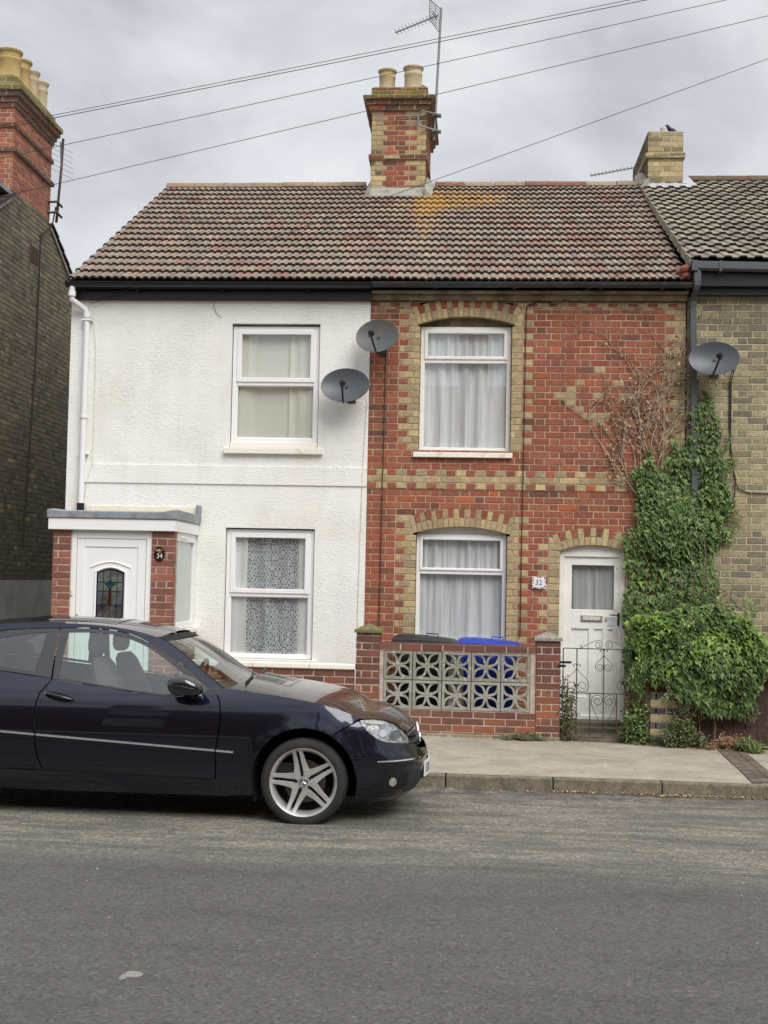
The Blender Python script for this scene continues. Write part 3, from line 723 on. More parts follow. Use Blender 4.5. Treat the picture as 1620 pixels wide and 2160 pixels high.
def cbrk(u, z, k, w):
    a = .24 if k % 2 else .12
    if u < cx0 + a or u > cx1 - a: return J(rnd.choice(YEL), .14) if rnd.random() < .8 else J(lin(110, 100, 80))
    return red_c() if rnd.random() < .75 else J(rnd.choice(DARK))
capred = lambda *a: J(rnd.choice([lin(120, 76, 60), lin(104, 74, 60), lin(88, 72, 58), lin(150, 84, 58)]))
CH = chimney(H, cx0, cx1, 4.15, 6.1, 7.0, 8.70,
    [(8.70, 8.775, .045, capred), (8.775, 8.85, .075, capred), (8.85, 8.895, .125, lambda *a: J(lin(112, 104, 68))), (8.895, 9.045, .01, lambda *a: J(rnd.choice([lin(140, 120, 70), lin(130, 84, 62), lin(124, 112, 62)]))), (7.965, 8.04, .035, lambda *a: J(rnd.choice(YEL + DARK)))],
    cbrk, (.0, 9.02, 9.06), [(-1.35, 4.42, .118, .36, 'pot'), (-.96, 4.36, .13, .38, 'pot'), (-.935, 5.0, .12, .33, 'pot'), (-1.35, 5.3, .118, .33, 'pot')], side=lambda *a: red_c() if rnd.random() < .5 else J(rnd.choice(DARK)))
m = MB()   # mortar fillet at the foot of the chimney, lying on the tiles
zf = lambda y: EZ + (y - EY) * SL
for (xa, xb, ya, yb) in ((cx0 - .07, cx1 + .08, 3.98, 4.16),):
    m.ring([[(xa, ya, zf(ya) + .045), (xb, ya, zf(ya) + .045), (xb, ya, zf(ya) - .02), (xa, ya, zf(ya) - .02)], [(xa + .06, yb, zf(yb) + .13), (xb - .06, yb, zf(yb) + .13), (xb - .06, yb, zf(yb) - .02), (xa + .06, yb, zf(yb) - .02)]])
for xa, xb in ((cx0 - .08, cx0 + .0), (cx1 - .0, cx1 + .11)):
    s = -1 if xa < cx0 - .05 else 1
    m.ring([[(xa, y, zf(y) + (.05 if s < 0 else .16)), (xb, y, zf(y) + (.16 if s < 0 else .05)), (xb, y, zf(y) - .02), (xa, y, zf(y) - .02)] for y in (3.95, 4.72)])
m.build('flashing', 'concrete', CH)

# ============================================================ white rendered house (34)
WH = thing('white_house', 'white rendered terraced house with a porch, two white plastic windows and a white downpipe', 'house', (-3, 0, 0))
def render_mat():
    m = M('white_render', lin(238, 237, 233), lin(222, 218, 208), scale=1.1, thr=(.5, .85), rough=.9, vary=.02, vscale=8, dirt=.35, dscale=2.3, dcol=(.90, .88, .83), streak=.16)
    t = m.node_tree; b = t.nodes['Principled BSDF']; L = t.links.new
    co = [n for n in t.nodes if n.type == 'TEX_COORD'][0]
    mp = t.nodes.new('ShaderNodeMapping'); mp.inputs['Rotation'].default_value = (0, .5, 0); mp.inputs['Scale'].default_value = (1, 1, 1.9); L(co.outputs['Object'], mp.inputs[0])
    a = t.nodes.new('ShaderNodeTexNoise'); a.inputs['Scale'].default_value = 34; a.inputs['Detail'].default_value = 4; a.inputs['Roughness'].default_value = .55; L(mp.outputs[0], a.inputs['Vector'])
    r = t.nodes.new('ShaderNodeMapRange'); r.inputs['From Min'].default_value = .50; r.inputs['From Max'].default_value = .66; L(a.outputs['Fac'], r.inputs['Value'])
    c = t.nodes.new('ShaderNodeTexNoise'); c.inputs['Scale'].default_value = 1.7; c.inputs['Detail'].default_value = 3; L(co.outputs['Object'], c.inputs['Vector'])
    r2 = t.nodes.new('ShaderNodeMapRange'); r2.inputs['From Min'].default_value = .38; r2.inputs['From Max'].default_value = .6; r2.inputs['To Min'].default_value = .25; L(c.outputs['Fac'], r2.inputs['Value'])
    x = t.nodes.new('ShaderNodeMath'); x.operation = 'MULTIPLY'; L(r.outputs['Result'], x.inputs[0]); L(r2.outputs['Result'], x.inputs[1])
    ad = t.nodes.new('ShaderNodeMath'); ad.operation = 'MULTIPLY_ADD'; ad.inputs[1].default_value = .8; L(c.outputs['Fac'], ad.inputs[0]); L(x.outputs[0], ad.inputs[2])
    bp = t.nodes.new('ShaderNodeBump'); bp.inputs['Strength'].default_value = .5; bp.inputs['Distance'].default_value = .0075; L(ad.outputs[0], bp.inputs['Height']); L(bp.outputs[0], b.inputs['Normal'])
    return m
MAT['render'] = render_mat()
def wall_holes(m, x0, x1, z0, z1, holes, y0, y1):
    xs = sorted({x0, x1, *[h[0] for h in holes], *[h[1] for h in holes]}); zs = sorted({z0, z1, *[h[2] for h in holes], *[h[3] for h in holes]})
    inh = lambda x, z: any(h[0] < x < h[1] and h[2] < z < h[3] for h in holes)
    for a, b in zip(xs[:-1], xs[1:]):
        for c, d in zip(zs[:-1], zs[1:]):
            if not inh((a + b) / 2, (c + d) / 2): m.quad((a, y0, c), (b, y0, c), (b, y0, d), (a, y0, d))
    for h in holes:
        a, b, c, d = h
        m.quad((a, y0, c), (a, y0, d), (a, y1, d), (a, y1, c)); m.quad((b, y0, c), (b, y1, c), (b, y1, d), (b, y0, d))
        m.quad((a, y0, d), (b, y0, d), (b, y1, d), (a, y1, d)); m.quad((a, y0, c), (a, y1, c), (b, y1, c), (b, y0, c))
    m.quad((x0, y0, z0), (x0, y0, z1), (x0, 9.2, z1), (x0, 9.2, z0)); m.quad((x1, y0, z0), (x1, .4, z0), (x1, .4, z1), (x1, y0, z1))
m = MB(); wall_holes(m, -4.71, -1.187, .05, 5.02, [(-2.795, -1.765, 3.27, 4.725), (-2.81, -1.775, .85, 2.35)], -.018, .3)
m.box(-4.52, -1.187, -.034, -.019, 2.85, 3.06)
m.build('wall', 'render', WH)
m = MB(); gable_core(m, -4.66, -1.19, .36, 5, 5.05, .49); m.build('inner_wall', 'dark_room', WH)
w = window(WH, -2.785, -1.775, 3.345, 4.70, .03, 4.035, .052, .012, 'upvc', fw=.055, wb=.05)
bx('sill', 'cream_stone', w, (-2.79, -1.77, .0, .1, 3.272, 3.343), (-2.85, -1.70, -.075, .05, 3.205, 3.27), bevel=.006)
curtain(w, -2.76, -2.50, 3.3, 4.68, .105, 'cream_cloth', seed=21, freq=5, amp=.03); curtain(w, -2.12, -1.80, 3.3, 4.68, .105, 'cream_cloth', seed=22, freq=5, amp=.03, name='curtain')
curtain(w, -2.55, -2.05, 3.3, 4.68, .125, 'cream_cloth', seed=23, freq=2, amp=.012)
w = window(WH, -2.80, -1.785, .855, 2.335, .03, 1.59, .052, .012, 'upvc', fw=.055, wb=.045)
curtain(w, -2.76, -1.82, .86, 2.32, .10, 'lace', seed=31, freq=4, amp=.014)
curtain(w, -2.76, -2.56, .86, 2.32, .085, 'sheer', seed=32, freq=5, amp=.01); curtain(w, -1.97, -1.80, .86, 2.32, .09, 'sheer', seed=33, freq=8, amp=.012)
bx('sill', 'cream_stone', w, (-2.86, -1.72, -.07, .06, .79, .848), bevel=.006)
m = MB(); m.box(-4.715, -1.172, -.07, -.020, 4.985, 5.10); m.box(-4.715, -1.172, -.145, .36, 5.105, 5.14)
m.build('fascia', 'black_gloss', WH, bevel=.004)
gutter(WH, -4.73, -1.172, -.2, 5.165, .06, 'black_gloss', clips=(-3.9, -2.9, -1.9))
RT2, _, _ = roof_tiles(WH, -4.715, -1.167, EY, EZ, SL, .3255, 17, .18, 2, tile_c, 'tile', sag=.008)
ridge_tiles(RT2, -4.715, -1.66, YR, ZR + .03, 'tile', lambda x, r: J(rnd.choice([lin(150, 130, 108), lin(158, 138, 114), lin(152, 140, 122)])))
# downpipe with swan neck, strap cable
m = MB(); m.tube([(-4.655, -.2, 5.12), (-4.655, -.2, 5.02), (-4.655, -.19, 4.96), (-4.60, -.12, 4.92), (-4.53, -.085, 4.87), (-4.505, -.08, 4.82), (-4.503, -.08, 4.5), (-4.51, -.08, 2.6)], .034, 16)
for z in (5.03, 4.80, 3.62): m.lathe([(.043, -.03), (.043, .03)], (-4.505 if z < 5 else -4.655, -.08 if z < 5 else -.2, z), n=16)
m.box(-4.56, -4.45, -.09, -.02, 3.17, 3.185); m.box(-4.56, -4.45, -.12, -.02, 4.735, 4.755)
m.build('downpipe', M('white_pipe', lin(232, 232, 232), rough=.4, vary=.03), WH, smooth=True)
bx('pipe_shoe', 'black_matt', WH, (-4.545, -4.475, -.115, -.045, 2.5, 2.6))
# porch
PX0, PX1, PY = -4.455, -3.14, -1.24
b = MB(); mo = MB()
Fp = lambda u, w_, z: (u, PY - w_, z)
newc = lambda *a: J(rnd.choice([lin(146, 92, 76), lin(138, 86, 72), lin(152, 98, 78), lin(128, 82, 70)]), .12)
brickwork(b, mo, Fp, PX0, -4.262, .1, 2.255, newc, base=2.25, bond='mix', depth=.1)
brickwork(b, mo, Fp, -3.378, PX1, .1, 2.255, newc, base=2.25, bond='mix', depth=.1)
Fs = lambda u, w_, z: (PX1 + w_, u, z)
brickwork(b, mo, Fs, PY, -.02, .1, 1.17, newc, base=2.25, bond='stretcher', depth=.02)
brickwork(b, mo, Fs, PY, PY + .10, 1.17, 2.255, newc, base=2.25, bond='stretcher', depth=.02)
Fl = lambda u, w_, z: (PX0 - w_, u, z)
brickwork(b, mo, Fl, PY, -.02, .1, 2.255, newc, base=2.25, bond='stretcher', depth=.02)
mo.box(PX0 + .004, -4.27, PY + .004, PY + .2, .1, 2.25); mo.box(-3.37, PX1 - .004, PY + .004, PY + .10, .1, 2.25)
multi('porch_wall', [(b, 'brick_new'), (mo, 'mortar_pale')], WH)
m = MB(); m.box(-4.50, -3.12, PY - .055, -.03, 2.252, 2.372); pr = m.build('porch_roof', 'upvc', WH, bevel=.004)
m = MB()
hgt = lambda x: 2.455 + .018 * max(0, 1 - abs(x + 4.47) * 12) + .03 * max(0, 1 - abs(x + 3.13) * 8)
xs = frange(-4.515, -3.105, 24)
m.ring([[(x, PY - .07, 2.374), (x, PY - .075, hgt(x)), (x, PY + .03, hgt(x) + .008), (x, -.03, 2.485), (x, -.03, 2.374)] for x in xs])
m.box(-3.15, -3.095, -.10, -.02, 2.40, 2.60)
m.build('lead_edge', 'lead', pr, smooth=True, bevel=.01)
D = MB(); frame_bars(D, -4.262, -3.38, .2, 2.225, .062, PY + .015, PY + .085, wb=.04); D.box(-4.262, -3.38, PY + .03, PY + .08, 2.225, 2.25)
D.build('door_frame', 'upvc', WH, bevel=.006)
dl = MB(); x0, x1, z0, z1, yy = -4.195, -3.447, .245, 2.158, PY + .03
dl.box(x0, x1, yy, yy + .05, z0, z1)
dd = dl.build('door', 'upvc', WH, bevel=.005)
m = MB(); frame_bars(m, x0 + .0, x1 - .0, z0 + .0, z1, .085, yy - .012, yy - .0005)
m.build('door_rim', 'upvc', dd, bevel=.004)
gx0, gx1, gz0, gz1 = -3.975, -3.675, 1.30, 1.86
m = MB()   # raised surround of the glass
arc = [(gx0 - .03 + (gx1 - gx0 + .06) * t, 1.815 + .055 * sin(pi * t)) for t in frange(0, 1, 14)]
out_ = [(gx0 - .03, gz0 - .04)] + [(gx1 + .03, gz0 - .04)][:0] + arc
inn = [(gx0 + (gx1 - gx0) * t, 1.80 + .045 * sin(pi * t)) for t in frange(0, 1, 14)]
full_o = [(gx0 - .035, gz0 - .04)] + arc + [(gx1 + .035, gz0 - .04)]; full_i = [(gx0, gz0)] + inn + [(gx1, gz0)]
for i in range(len(full_o)):
    j = (i + 1) % len(full_o)
    a, b_, c, d = full_o[i], full_o[j], full_i[j], full_i[i]
    m.quad((a[0], yy - .001, a[1]), (b_[0], yy - .001, b_[1]), (b_[0] * .5 + c[0] * .5, yy - .016, b_[1] * .5 + c[1] * .5), (a[0] * .5 + d[0] * .5, yy - .016, a[1] * .5 + d[1] * .5))
    m.quad((a[0] * .5 + d[0] * .5, yy - .016, a[1] * .5 + d[1] * .5), (b_[0] * .5 + c[0] * .5, yy - .016, b_[1] * .5 + c[1] * .5), (c[0], yy - .004, c[1]), (d[0], yy - .004, d[1]))
m.tube([(gx0 - .07 + (gx1 - gx0 + .14) * t, yy - .004, 1.855 + .06 * sin(pi * t)) for t in frange(0, 1, 16)], .009, 6)
m.build('glass_surround', 'upvc', dd, smooth=True)
m = MB(); m.poly([(x, yy - .0035, z) for x, z in full_i]); gl = m.build('leaded_glass', M('obscure_glass', lin(104, 112, 108), lin(58, 50, 48), scale=4, rough=.15, vary=.2, vscale=40, bump=.3, bscale=60), dd)
yg = yy - .006; cx = (gx0 + gx1) / 2
def inner(sc_): return [(cx + (x - cx) * sc_, 1.57 + (z - 1.57) * (1 - (1 - sc_) * .55)) for x, z in full_i]
m = MB(); ii = inner(.90)
for i in range(len(full_i)):
    j = (i + 1) % len(full_i); m.quad(*[(p[0], yg, p[1]) for p in (full_i[i], full_i[j], ii[j], ii[i])])
m.build('blue_glass', M('blue_glass', (.01, .01, .045), rough=.1, vary=.1), gl)
m = MB()
for fx in (-.075, 0.0, .075): m.box(cx + fx - .003, cx + fx + .003, yg - .002, yg + .001, gz0 + .02, 1.83)
for z in (1.45, 1.60, 1.70): m.box(gx0 + .02, gx1 - .02, yg - .0025, yg + .001, z - .003, z + .003)
m.build('lead_came', 'black_matt', gl)
m = MB()
for q in ([(cx - .065, 1.685), (cx, 1.63), (cx + .065, 1.685), (cx + .03, 1.70), (cx - .03, 1.70)],): m.poly([(x, yg - .004, z) for x, z in q])
m.build('green_glass', M('green_glass', (.012, .06, .045), rough=.15, vary=.1), gl)
m = MB()
for q in ([(cx - .018, 1.46), (cx + .018, 1.46), (cx + .014, 1.63), (cx - .014, 1.63)],): m.poly([(x, yg - .0042, z) for x, z in q])
m.build('red_glass', M('red_glass', (.05, .012, .008), rough=.15, vary=.1), gl)
m = MB()
rm = M('blue_roundel', (.012, .028, .08), rough=.15, vary=.1)
for ccx, ccz in ((cx, 1.70), (cx - .075, 1.45), (cx + .075, 1.45)):
    m = MB(); m.poly([(ccx + .02 * cos(a), yg - .0048, ccz + .024 * sin(a)) for a in [2 * pi * k / 10 for k in range(10)]])
    m.build('blue_roundel', rm, gl)
bx('handle', M('brass', (.35, .3, .2), rough=.3, metal=.9), dd, (-4.185, -4.165, yy - .03, yy - .0125, 1.28, 1.35), bevel=.004)
bx('door_bell', M('bell_push', lin(222, 214, 180), rough=.5), dd, (-4.25, -4.228, PY - .005, PY + .0145, 1.55, 1.62), bevel=.004)
bx('letterbox', 'dark_grey', dd, (-3.97, -3.70, yy - .018, yy - .001, 1.235, 1.272), bevel=.005)
# porch side window
m = MB(); px = PX1 - .03
def sbox(m, y0, y1, z0, z1, xa, xb): m.box(xa, xb, y0, y1, z0, z1)
sbox(m, PY + .10, PY + .15, 1.20, 2.25, px - .05, px + .02); sbox(m, -.11, -.03, 1.20, 2.25, px - .05, px + .02)
sbox(m, PY + .15, -.11, 2.16, 2.25, px - .05, px + .021); sbox(m, PY + .15, -.11, 1.20, 1.27, px - .05, px + .021)
sbox(m, PY + .35, -.6, 2.19, 2.215, px + .02, px + .035)
w = m.build('window', 'upvc', WH, bevel=.005)
m = MB(); m.quad((px - .01, PY + .15, 1.27), (px - .01, -.11, 1.27), (px - .01, -.11, 2.16), (px - .01, PY + .15, 2.16)); m.build('pane', M('frosted_pane', lin(176, 188, 182), rough=.12, vary=.05), w)
bx('sill', 'cream_stone', w, (px - .06, px + .06, PY + .06, -.02, 1.145, 1.195), bevel=.005)

# ============================================================ yellow brick house on the right
YH = thing('yellow_brick_house', 'sooty yellow brick house adjoining on the right with a brown tiled roof and grey downpipe', 'house', (5, 0, 0))
b = MB(); mo = MB()
def c3(u, z, k, w):
    p = .5 + .35 * sin(u * 2.2 + 1.0) * sin(z * 1.4 + .4)
    dark = (4.3 < z and u < 3.2) or (1.5 < z < 2.4 and u < 3.4)
    if rnd.random() < (.55 if dark else .14): return J(rnd.choice([lin(132, 123, 104), lin(124, 116, 100), lin(140, 130, 108)]), .09)
    return stock_c()
brickwork(b, mo, lambda u, w, z: (u, -w - .002, z), 2.405, 8.4, .1, 5.2, c3, base=.02, bond='flemish', holes=[lambda z: (4.3, 5.3) if (1.0 < z < 2.4 or 3.3 < z < 4.7) else None])
multi('wall', [(b, 'brick'), (mo, 'mortar_grey')], YH)
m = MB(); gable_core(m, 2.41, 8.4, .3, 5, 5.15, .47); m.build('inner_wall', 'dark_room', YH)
for z0 in (1.0, 3.3):
    w = window(YH, 4.3, 5.3, z0, z0 + 1.4, .06, z0 + .95, .04, .0, 'paint_white'); curtain(w, 4.33, 5.27, z0, z0 + 1.38, .2, 'net', seed=41)
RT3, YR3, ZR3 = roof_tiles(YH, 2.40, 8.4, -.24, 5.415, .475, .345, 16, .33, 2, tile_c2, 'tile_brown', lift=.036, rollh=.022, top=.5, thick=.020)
# stepped verge where the two roofs meet
m = MB(); Lr = sqrt(1 + .475 ** 2)
for r in range(16):
    s = r * .345; y = -.24 + s / Lr; z = 5.415 + s * .475 / Lr; y2 = y + .36 / Lr; z2 = z + .36 * .475 / Lr
    m.ring([[(x, y, z + dz + .036) for x, dz in ((2.385, -.11), (2.41, -.11), (2.41, .004), (2.385, .004))], [(x, y2, z2 + dz + .008) for x, dz in ((2.385, -.11), (2.41, -.11), (2.41, .004), (2.385, .004))]], tile_c2(0, 0))
m.build('verge', 'tile_brown', RT3)
ridge_tiles(RT3, 3.1, 8.4, YR3, ZR3 + .05, 'tile_brown', lambda x, r: J(rnd.choice([lin(120, 92, 72), lin(100, 84, 70), lin(150, 110, 70)])))
ylw = lambda *a: J(rnd.choice(YEL + [lin(150, 138, 96), lin(128, 118, 88)]), .13)
CR = chimney(YH, 2.505, 3.01, 4.42, 6.25, 7.2, 8.445, [(8.05, 8.125, .03, ylw)], ylw, (.0, 8.43, 8.45), [], mort='mortar_grey', side=lambda *a: J(rnd.choice([lin(110, 100, 76), lin(90, 82, 64)])))
m = MB(); zf3 = lambda y: 5.415 + (y + .24) * .475
m.ring([[(x, y, zf3(y) + dz) for x, dz in ((2.50, .05), (3.16, .05), (3.16, .02), (2.50, .02))] for y in (4.14, 4.43)])
m.ring([[(3.0, 4.38, zf3(4.38) + .06), (3.20, 4.3, zf3(4.3) + .05), (3.20, 4.3, zf3(4.3) + .03)], [(3.0, 5.0, zf3(5.0) + .24), (3.08, 5.0, zf3(5.0) + .06), (3.08, 5.0, zf3(5.0) + .03)]])
m.build('flashing', M('new_lead', lin(176, 180, 186), rough=.6, bump=.4, bscale=18, vary=.12), CR)
m = MB(); m.ring([[(2.40 + .12 * t, y, zf3(y) - .03 + dz) for t, dz in ((0, .04), (1.0, .16), (1.0, 0), (0, 0))] for y in (4.3, 5.2)]); m.build('mortar_fillet', 'concrete', CR)
m = MB(); m.lathe([(.155, 0), (.15, .03), (.115, .07), (.06, .095), (.0, .10)], (2.68, 4.75, 8.445), n=24); m.build('clay_cowl', M('terracotta', lin(120, 56, 44), rough=.8, vary=.2), CR, smooth=True)
m = MB(); m.tube([(2.735, 4.6, 8.44), (2.735, 4.6, 8.56)], .03, 10); m.build('vent_pipe', 'pot', CR)
# gutter, fascia and square downpipe
m = MB(); m.ring([[(2.40, y, z) for y, z in ((-.30, 5.32), (-.30, 5.40), (-.19, 5.40), (-.19, 5.31), (-.27, 5.30))], [(8.4, y, z - .12) for y, z in ((-.30, 5.32), (-.30, 5.40), (-.19, 5.40), (-.19, 5.31), (-.27, 5.30))]])
m.box(2.40, 2.47, -.31, -.18, 5.29, 5.405); m.box(2.70, 2.73, -.31, -.18, 5.28, 5.40)
m.build('gutter', 'grey_pipe', YH, bevel=.004)
m = MB(); m.box(2.42, 8.4, -.19, -.003, 5.14, 5.30); m.box(2.42, 8.4, -.1, -.003, 5.06, 5.139); m.build('fascia', 'black_gloss', YH)
m = MB(); sq = lambda c, r=.034: [(c[0] - r, c[1] - r, c[2]), (c[0] + r, c[1] - r, c[2]), (c[0] + r, c[1] + r, c[2]), (c[0] - r, c[1] + r, c[2])]
m.ring([sq((2.47, -.25, 5.32)), sq((2.47, -.25, 5.13)), sq((2.465, -.22, 5.09)), sq((2.455, -.10, 5.02)), sq((2.452, -.075, 4.98)), sq((2.455, -.07, 4.9)), sq((2.53, -.07, .2))])
m.ring([sq((2.47, -.25, 5.27), .038), sq((2.47, -.25, 5.17), .038)]); m.ring([sq((2.499, -.07, 3.06), .04), sq((2.5, -.07, 3.03), .04)]); m.ring([sq((2.453, -.075, 4.995), .038), sq((2.453, -.072, 4.93), .038)])
m.build('downpipe', 'grey_pipe', YH, bevel=.003)
m = MB()
for k in range(9):     # red clay verge end under the valley, broken mortar
    m.lathe([(0.0, -.05), (.05, -.03), (.062, 0), (.05, .035), (0, .05)], (2.36 + rnd.uniform(-.05, .04), -.16 + rnd.uniform(-.05, .12), 5.29 + rnd.uniform(-.05, .06)), n=9, col=J(lin(140, 84, 72), .2))
m.build('mortar_end', 'brick', RT3, smooth=True)

# ============================================================ house on the left (side wall)
LH = thing('dark_brick_house', 'dark sooty brick side wall of a house with a long red brick chimney', 'house', (-8, 4, 0))
LX = -6.72
AY, AZ = 4.35, 7.74
b = MB(); mo = MB()
def lim(z):
    if z < 4.9: return (-.5, 9.2)
    f = (AZ - z); return (AY - f / .53, AY + f / .5)
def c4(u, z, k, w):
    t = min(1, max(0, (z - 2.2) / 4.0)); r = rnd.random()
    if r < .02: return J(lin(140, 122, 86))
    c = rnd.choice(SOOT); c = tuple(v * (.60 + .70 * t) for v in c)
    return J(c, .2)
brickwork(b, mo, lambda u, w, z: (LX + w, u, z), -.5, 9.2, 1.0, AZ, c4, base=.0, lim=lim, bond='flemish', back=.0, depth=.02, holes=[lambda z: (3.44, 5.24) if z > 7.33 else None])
mo.quad((LX - .003, -.5, 0), (LX - .003, 9.2, 0), (LX - .003, 9.2, 5), (LX - .003, -.5, 5)); mo.poly([(LX - .003, -.5, 5), (LX - .003, 9.2, 5), (LX - .003, AY, AZ - .02)]) if 0 else mo.poly([(LX - .003, -.5, 5.15), (LX - .003, -.5, 5), (LX - .003, 9.2, 5), (LX - .003, 9.2, 5.3), (LX - .003, 5.24, 7.28), (LX - .003, 3.44, 7.24)])
multi('wall', [(b, 'brick'), (mo, 'mortar_dark')], LH)
m = MB(); m.ring([[(x, y, z) for y, z in ((-.5, 0), (9.2, 0), (9.2, 5.2), (AY, 7.6), (-.5, 5.2))] for x in (LX - 6, LX - .01)], lin(120, 108, 84)); m.build('inner_wall', 'brick', LH)
bx('plinth', M('grey_render', lin(156, 158, 156), lin(132, 134, 132), scale=2, rough=.9, vary=.06, bump=.1, bscale=40), LH, (LX - .01, LX + .02, -.5, 9.2, 0, 1.665))
bx('vent', M('rust_vent', lin(66, 48, 44), rough=.9, vary=.2), LH, (LX, LX + .012, 4.35, 4.68, 6.5, 6.74))
# roof slabs with stepped slates at the verge
m = MB()
for s in (-1, 1):
    for k in range(11):
        a0, a1 = .99 + k * .34, .99 + k * .34 + .37; t = .53 if s < 0 else .50; Lq = sqrt(1 + t * t)
        pts = []
        for q, hh in ((a0, .02), (a1, .055)):
            pts.append((AY + s * q / Lq, AZ - q * t / Lq + hh))
        (ya, za), (yb, zb) = pts
        m.ring([[(x, ya, za + .0), (x, yb, zb + .0), (x, yb, zb - .03), (x, ya, za - .03)] for x in (LX - 6, LX + .06)], J(lin(60, 54, 52), .15))
m.build('roof', 'tile_brown', LH)
for s in (-1, 1):
    m = MB(); t = .53 if s < 0 else .50
    m.ring([[(x, AY + s * .90, AZ - .01 - .9 * t), (x, AY + s * 4.4, AZ - .01 - 4.4 * t), (x, AY + s * 4.4, AZ - .08 - 4.4 * t), (x, AY + s * .9, AZ - .08 - .9 * t)] for x in (LX + .0, LX + .03)])
    m.build('verge', 'concrete', LH)
RC = [lin(168, 104, 80), lin(158, 97, 76), lin(150, 92, 74), lin(174, 112, 86)]
redch = lambda *a: J(rnd.choice(RC), .13)
dk = lambda *a: J(rnd.choice([lin(110, 82, 66), lin(96, 78, 60), lin(120, 74, 56)]), .13)
CL = chimney(LH, LX - .78, LX, 3.46, 5.22, 7.33, 8.78,
    [(8.55, 8.62, .03, dk), (8.62, 8.70, .06, dk), (8.70, 8.78, .10, dk), (8.78, 8.86, .13, lambda *a: J(lin(122, 116, 62))), (8.86, 9.01, .03, lambda *a: J(rnd.choice([lin(136, 126, 70), lin(120, 112, 58)]))), (8.26, 8.33, .03, dk), (7.90, 7.97, .045, dk)],
    redch, (.04, 9.0, 9.06), [(LX - .20, 3.72, .165, .45, 'pot_yellow'), (LX - .17, 4.12, .15, .45, 'pot_yellow'), (LX - .16, 4.55, .13, .45, 'pot'), (LX - .16, 5.0, .125, .45, 'pot')], mort='mortar_pale', side=redch)
bx('flashing', 'lead', CL, (LX - .7, LX + .012, 2.9, 3.45, 7.24, 7.30))

# ============================================================ terrace across the street (behind the camera; seen only in reflections)
OT = thing('opposite_terrace', 'brown brick terrace facing the parked car from across the street', 'house', (0, -18, 0))
m = MB(); prof = [(-17.5, 0), (-26, 0), (-26, 5.0), (-21.7, 7.2), (-17.5, 5.0)]
m.ring([[(x, y, z) for y, z in prof] for x in (-30, 30)], lin(120, 76, 62)); m.build('wall', 'brick_new', OT)
m = MB()
for x in frange(-27, 27, 15):
    for z in (1.0, 3.3): m.box(x - .5, x + .5, -17.5, -17.46, z, z + 1.4, lin(190, 190, 190))
m.build('window', 'brick_new', OT, kind='stuff')
m = MB()
for x in frange(-27, 27, 8): m.box(x - .4, x + .4, -22.2, -21.2, 6.8, 8.6, lin(130, 80, 60))
m.build('chimney', 'brick_new', OT, kind='stuff')

# ============================================================ garden walls, screen blocks, gate
GY = -.93
GW = thing('garden_wall', 'low red brick front wall with stone capped piers and pierced concrete screen blocks', 'garden wall', (-.1, GY, .12))
def newb(*a): return J(rnd.choice(NEW), .12)
def dkb(*a): return J(rnd.choice([lin(106, 68, 57), lin(118, 74, 60), lin(98, 64, 54)]), .12)
b = MB(); mo = MB()
gz = lambda u: pvz(u, GY)
FG = lambda u, w, z: (u, GY - w, z)
brickwork(b, mo, FG, -.945, .72, .17, .415, newb, base=.415, bond='stretcher', back=.1)
brickwork(b, mo, FG, -.945, .72, 1.037, 1.112, lambda u, z, k, w: dkb() if rnd.random() < .6 else newb(), base=1.037, bond='stretcher', back=.1)
mo.box(-.945, .72, GY + .002, GY + .10, .16, .413); mo.box(-.945, .72, GY + .002, GY + .10, 1.039, 1.105)
for z in (1.112,): b.box(-.945, .72, GY - .004, GY + .105, 1.1125, 1.1165, lin(120, 74, 64))
brickwork(b, mo, lambda u, w, z: (u, GY - w - .004, z), -1.2, .975, .05, .17, lambda *a: J(rnd.choice([lin(126, 118, 92), lin(108, 102, 74), lin(140, 128, 96)]), .15), base=.17 - .15, bond='stretcher', back=.1)
multi('brickwork', [(b, 'brick_new'), (mo, 'mortar_pale')], GW)
for (xa, xb, zt) in ((-1.19, -.945, 1.215), (.72, .97, 1.175)):
    b = MB(); mo = MB()
    for F, a, c_ in ((lambda u, w, z: (u, GY - w - .006, z), xa, xb), (lambda u, w, z: (xb + w, u, z), GY - .004, GY + .22), (lambda u, w, z: (xa - w, u, z), GY - .004, GY + .22), (lambda u, w, z: (u, GY + .22 + w, z), xa, xb)):
        brickwork(b, mo, F, a, c_, .17, zt, lambda u, z, k, w: dkb() if z > .75 + rnd.uniform(-.2, .2) else newb(), base=1.037 - .75, bond='mix', depth=.02, back=0)
    mo.box(xa + .003, xb - .003, GY, GY + .217, .1, zt - .002)
    p = multi('pier', [(b, 'brick_new'), (mo, 'mortar_pale')], GW)
    m = MB(); c = ((xa + xb) / 2, GY + .11); r = .148
    m.ring([[(c[0] - q, c[1] - q, z), (c[0] + q, c[1] - q, z), (c[0] + q, c[1] + q, z), (c[0] - q, c[1] + q, z)] for q, z in ((r, zt), (r, zt + .035), (.02, zt + .092))])
    m.build('pier_cap', 'moss' if xa < 0 else 'concrete_lichen', p, bevel=.006)
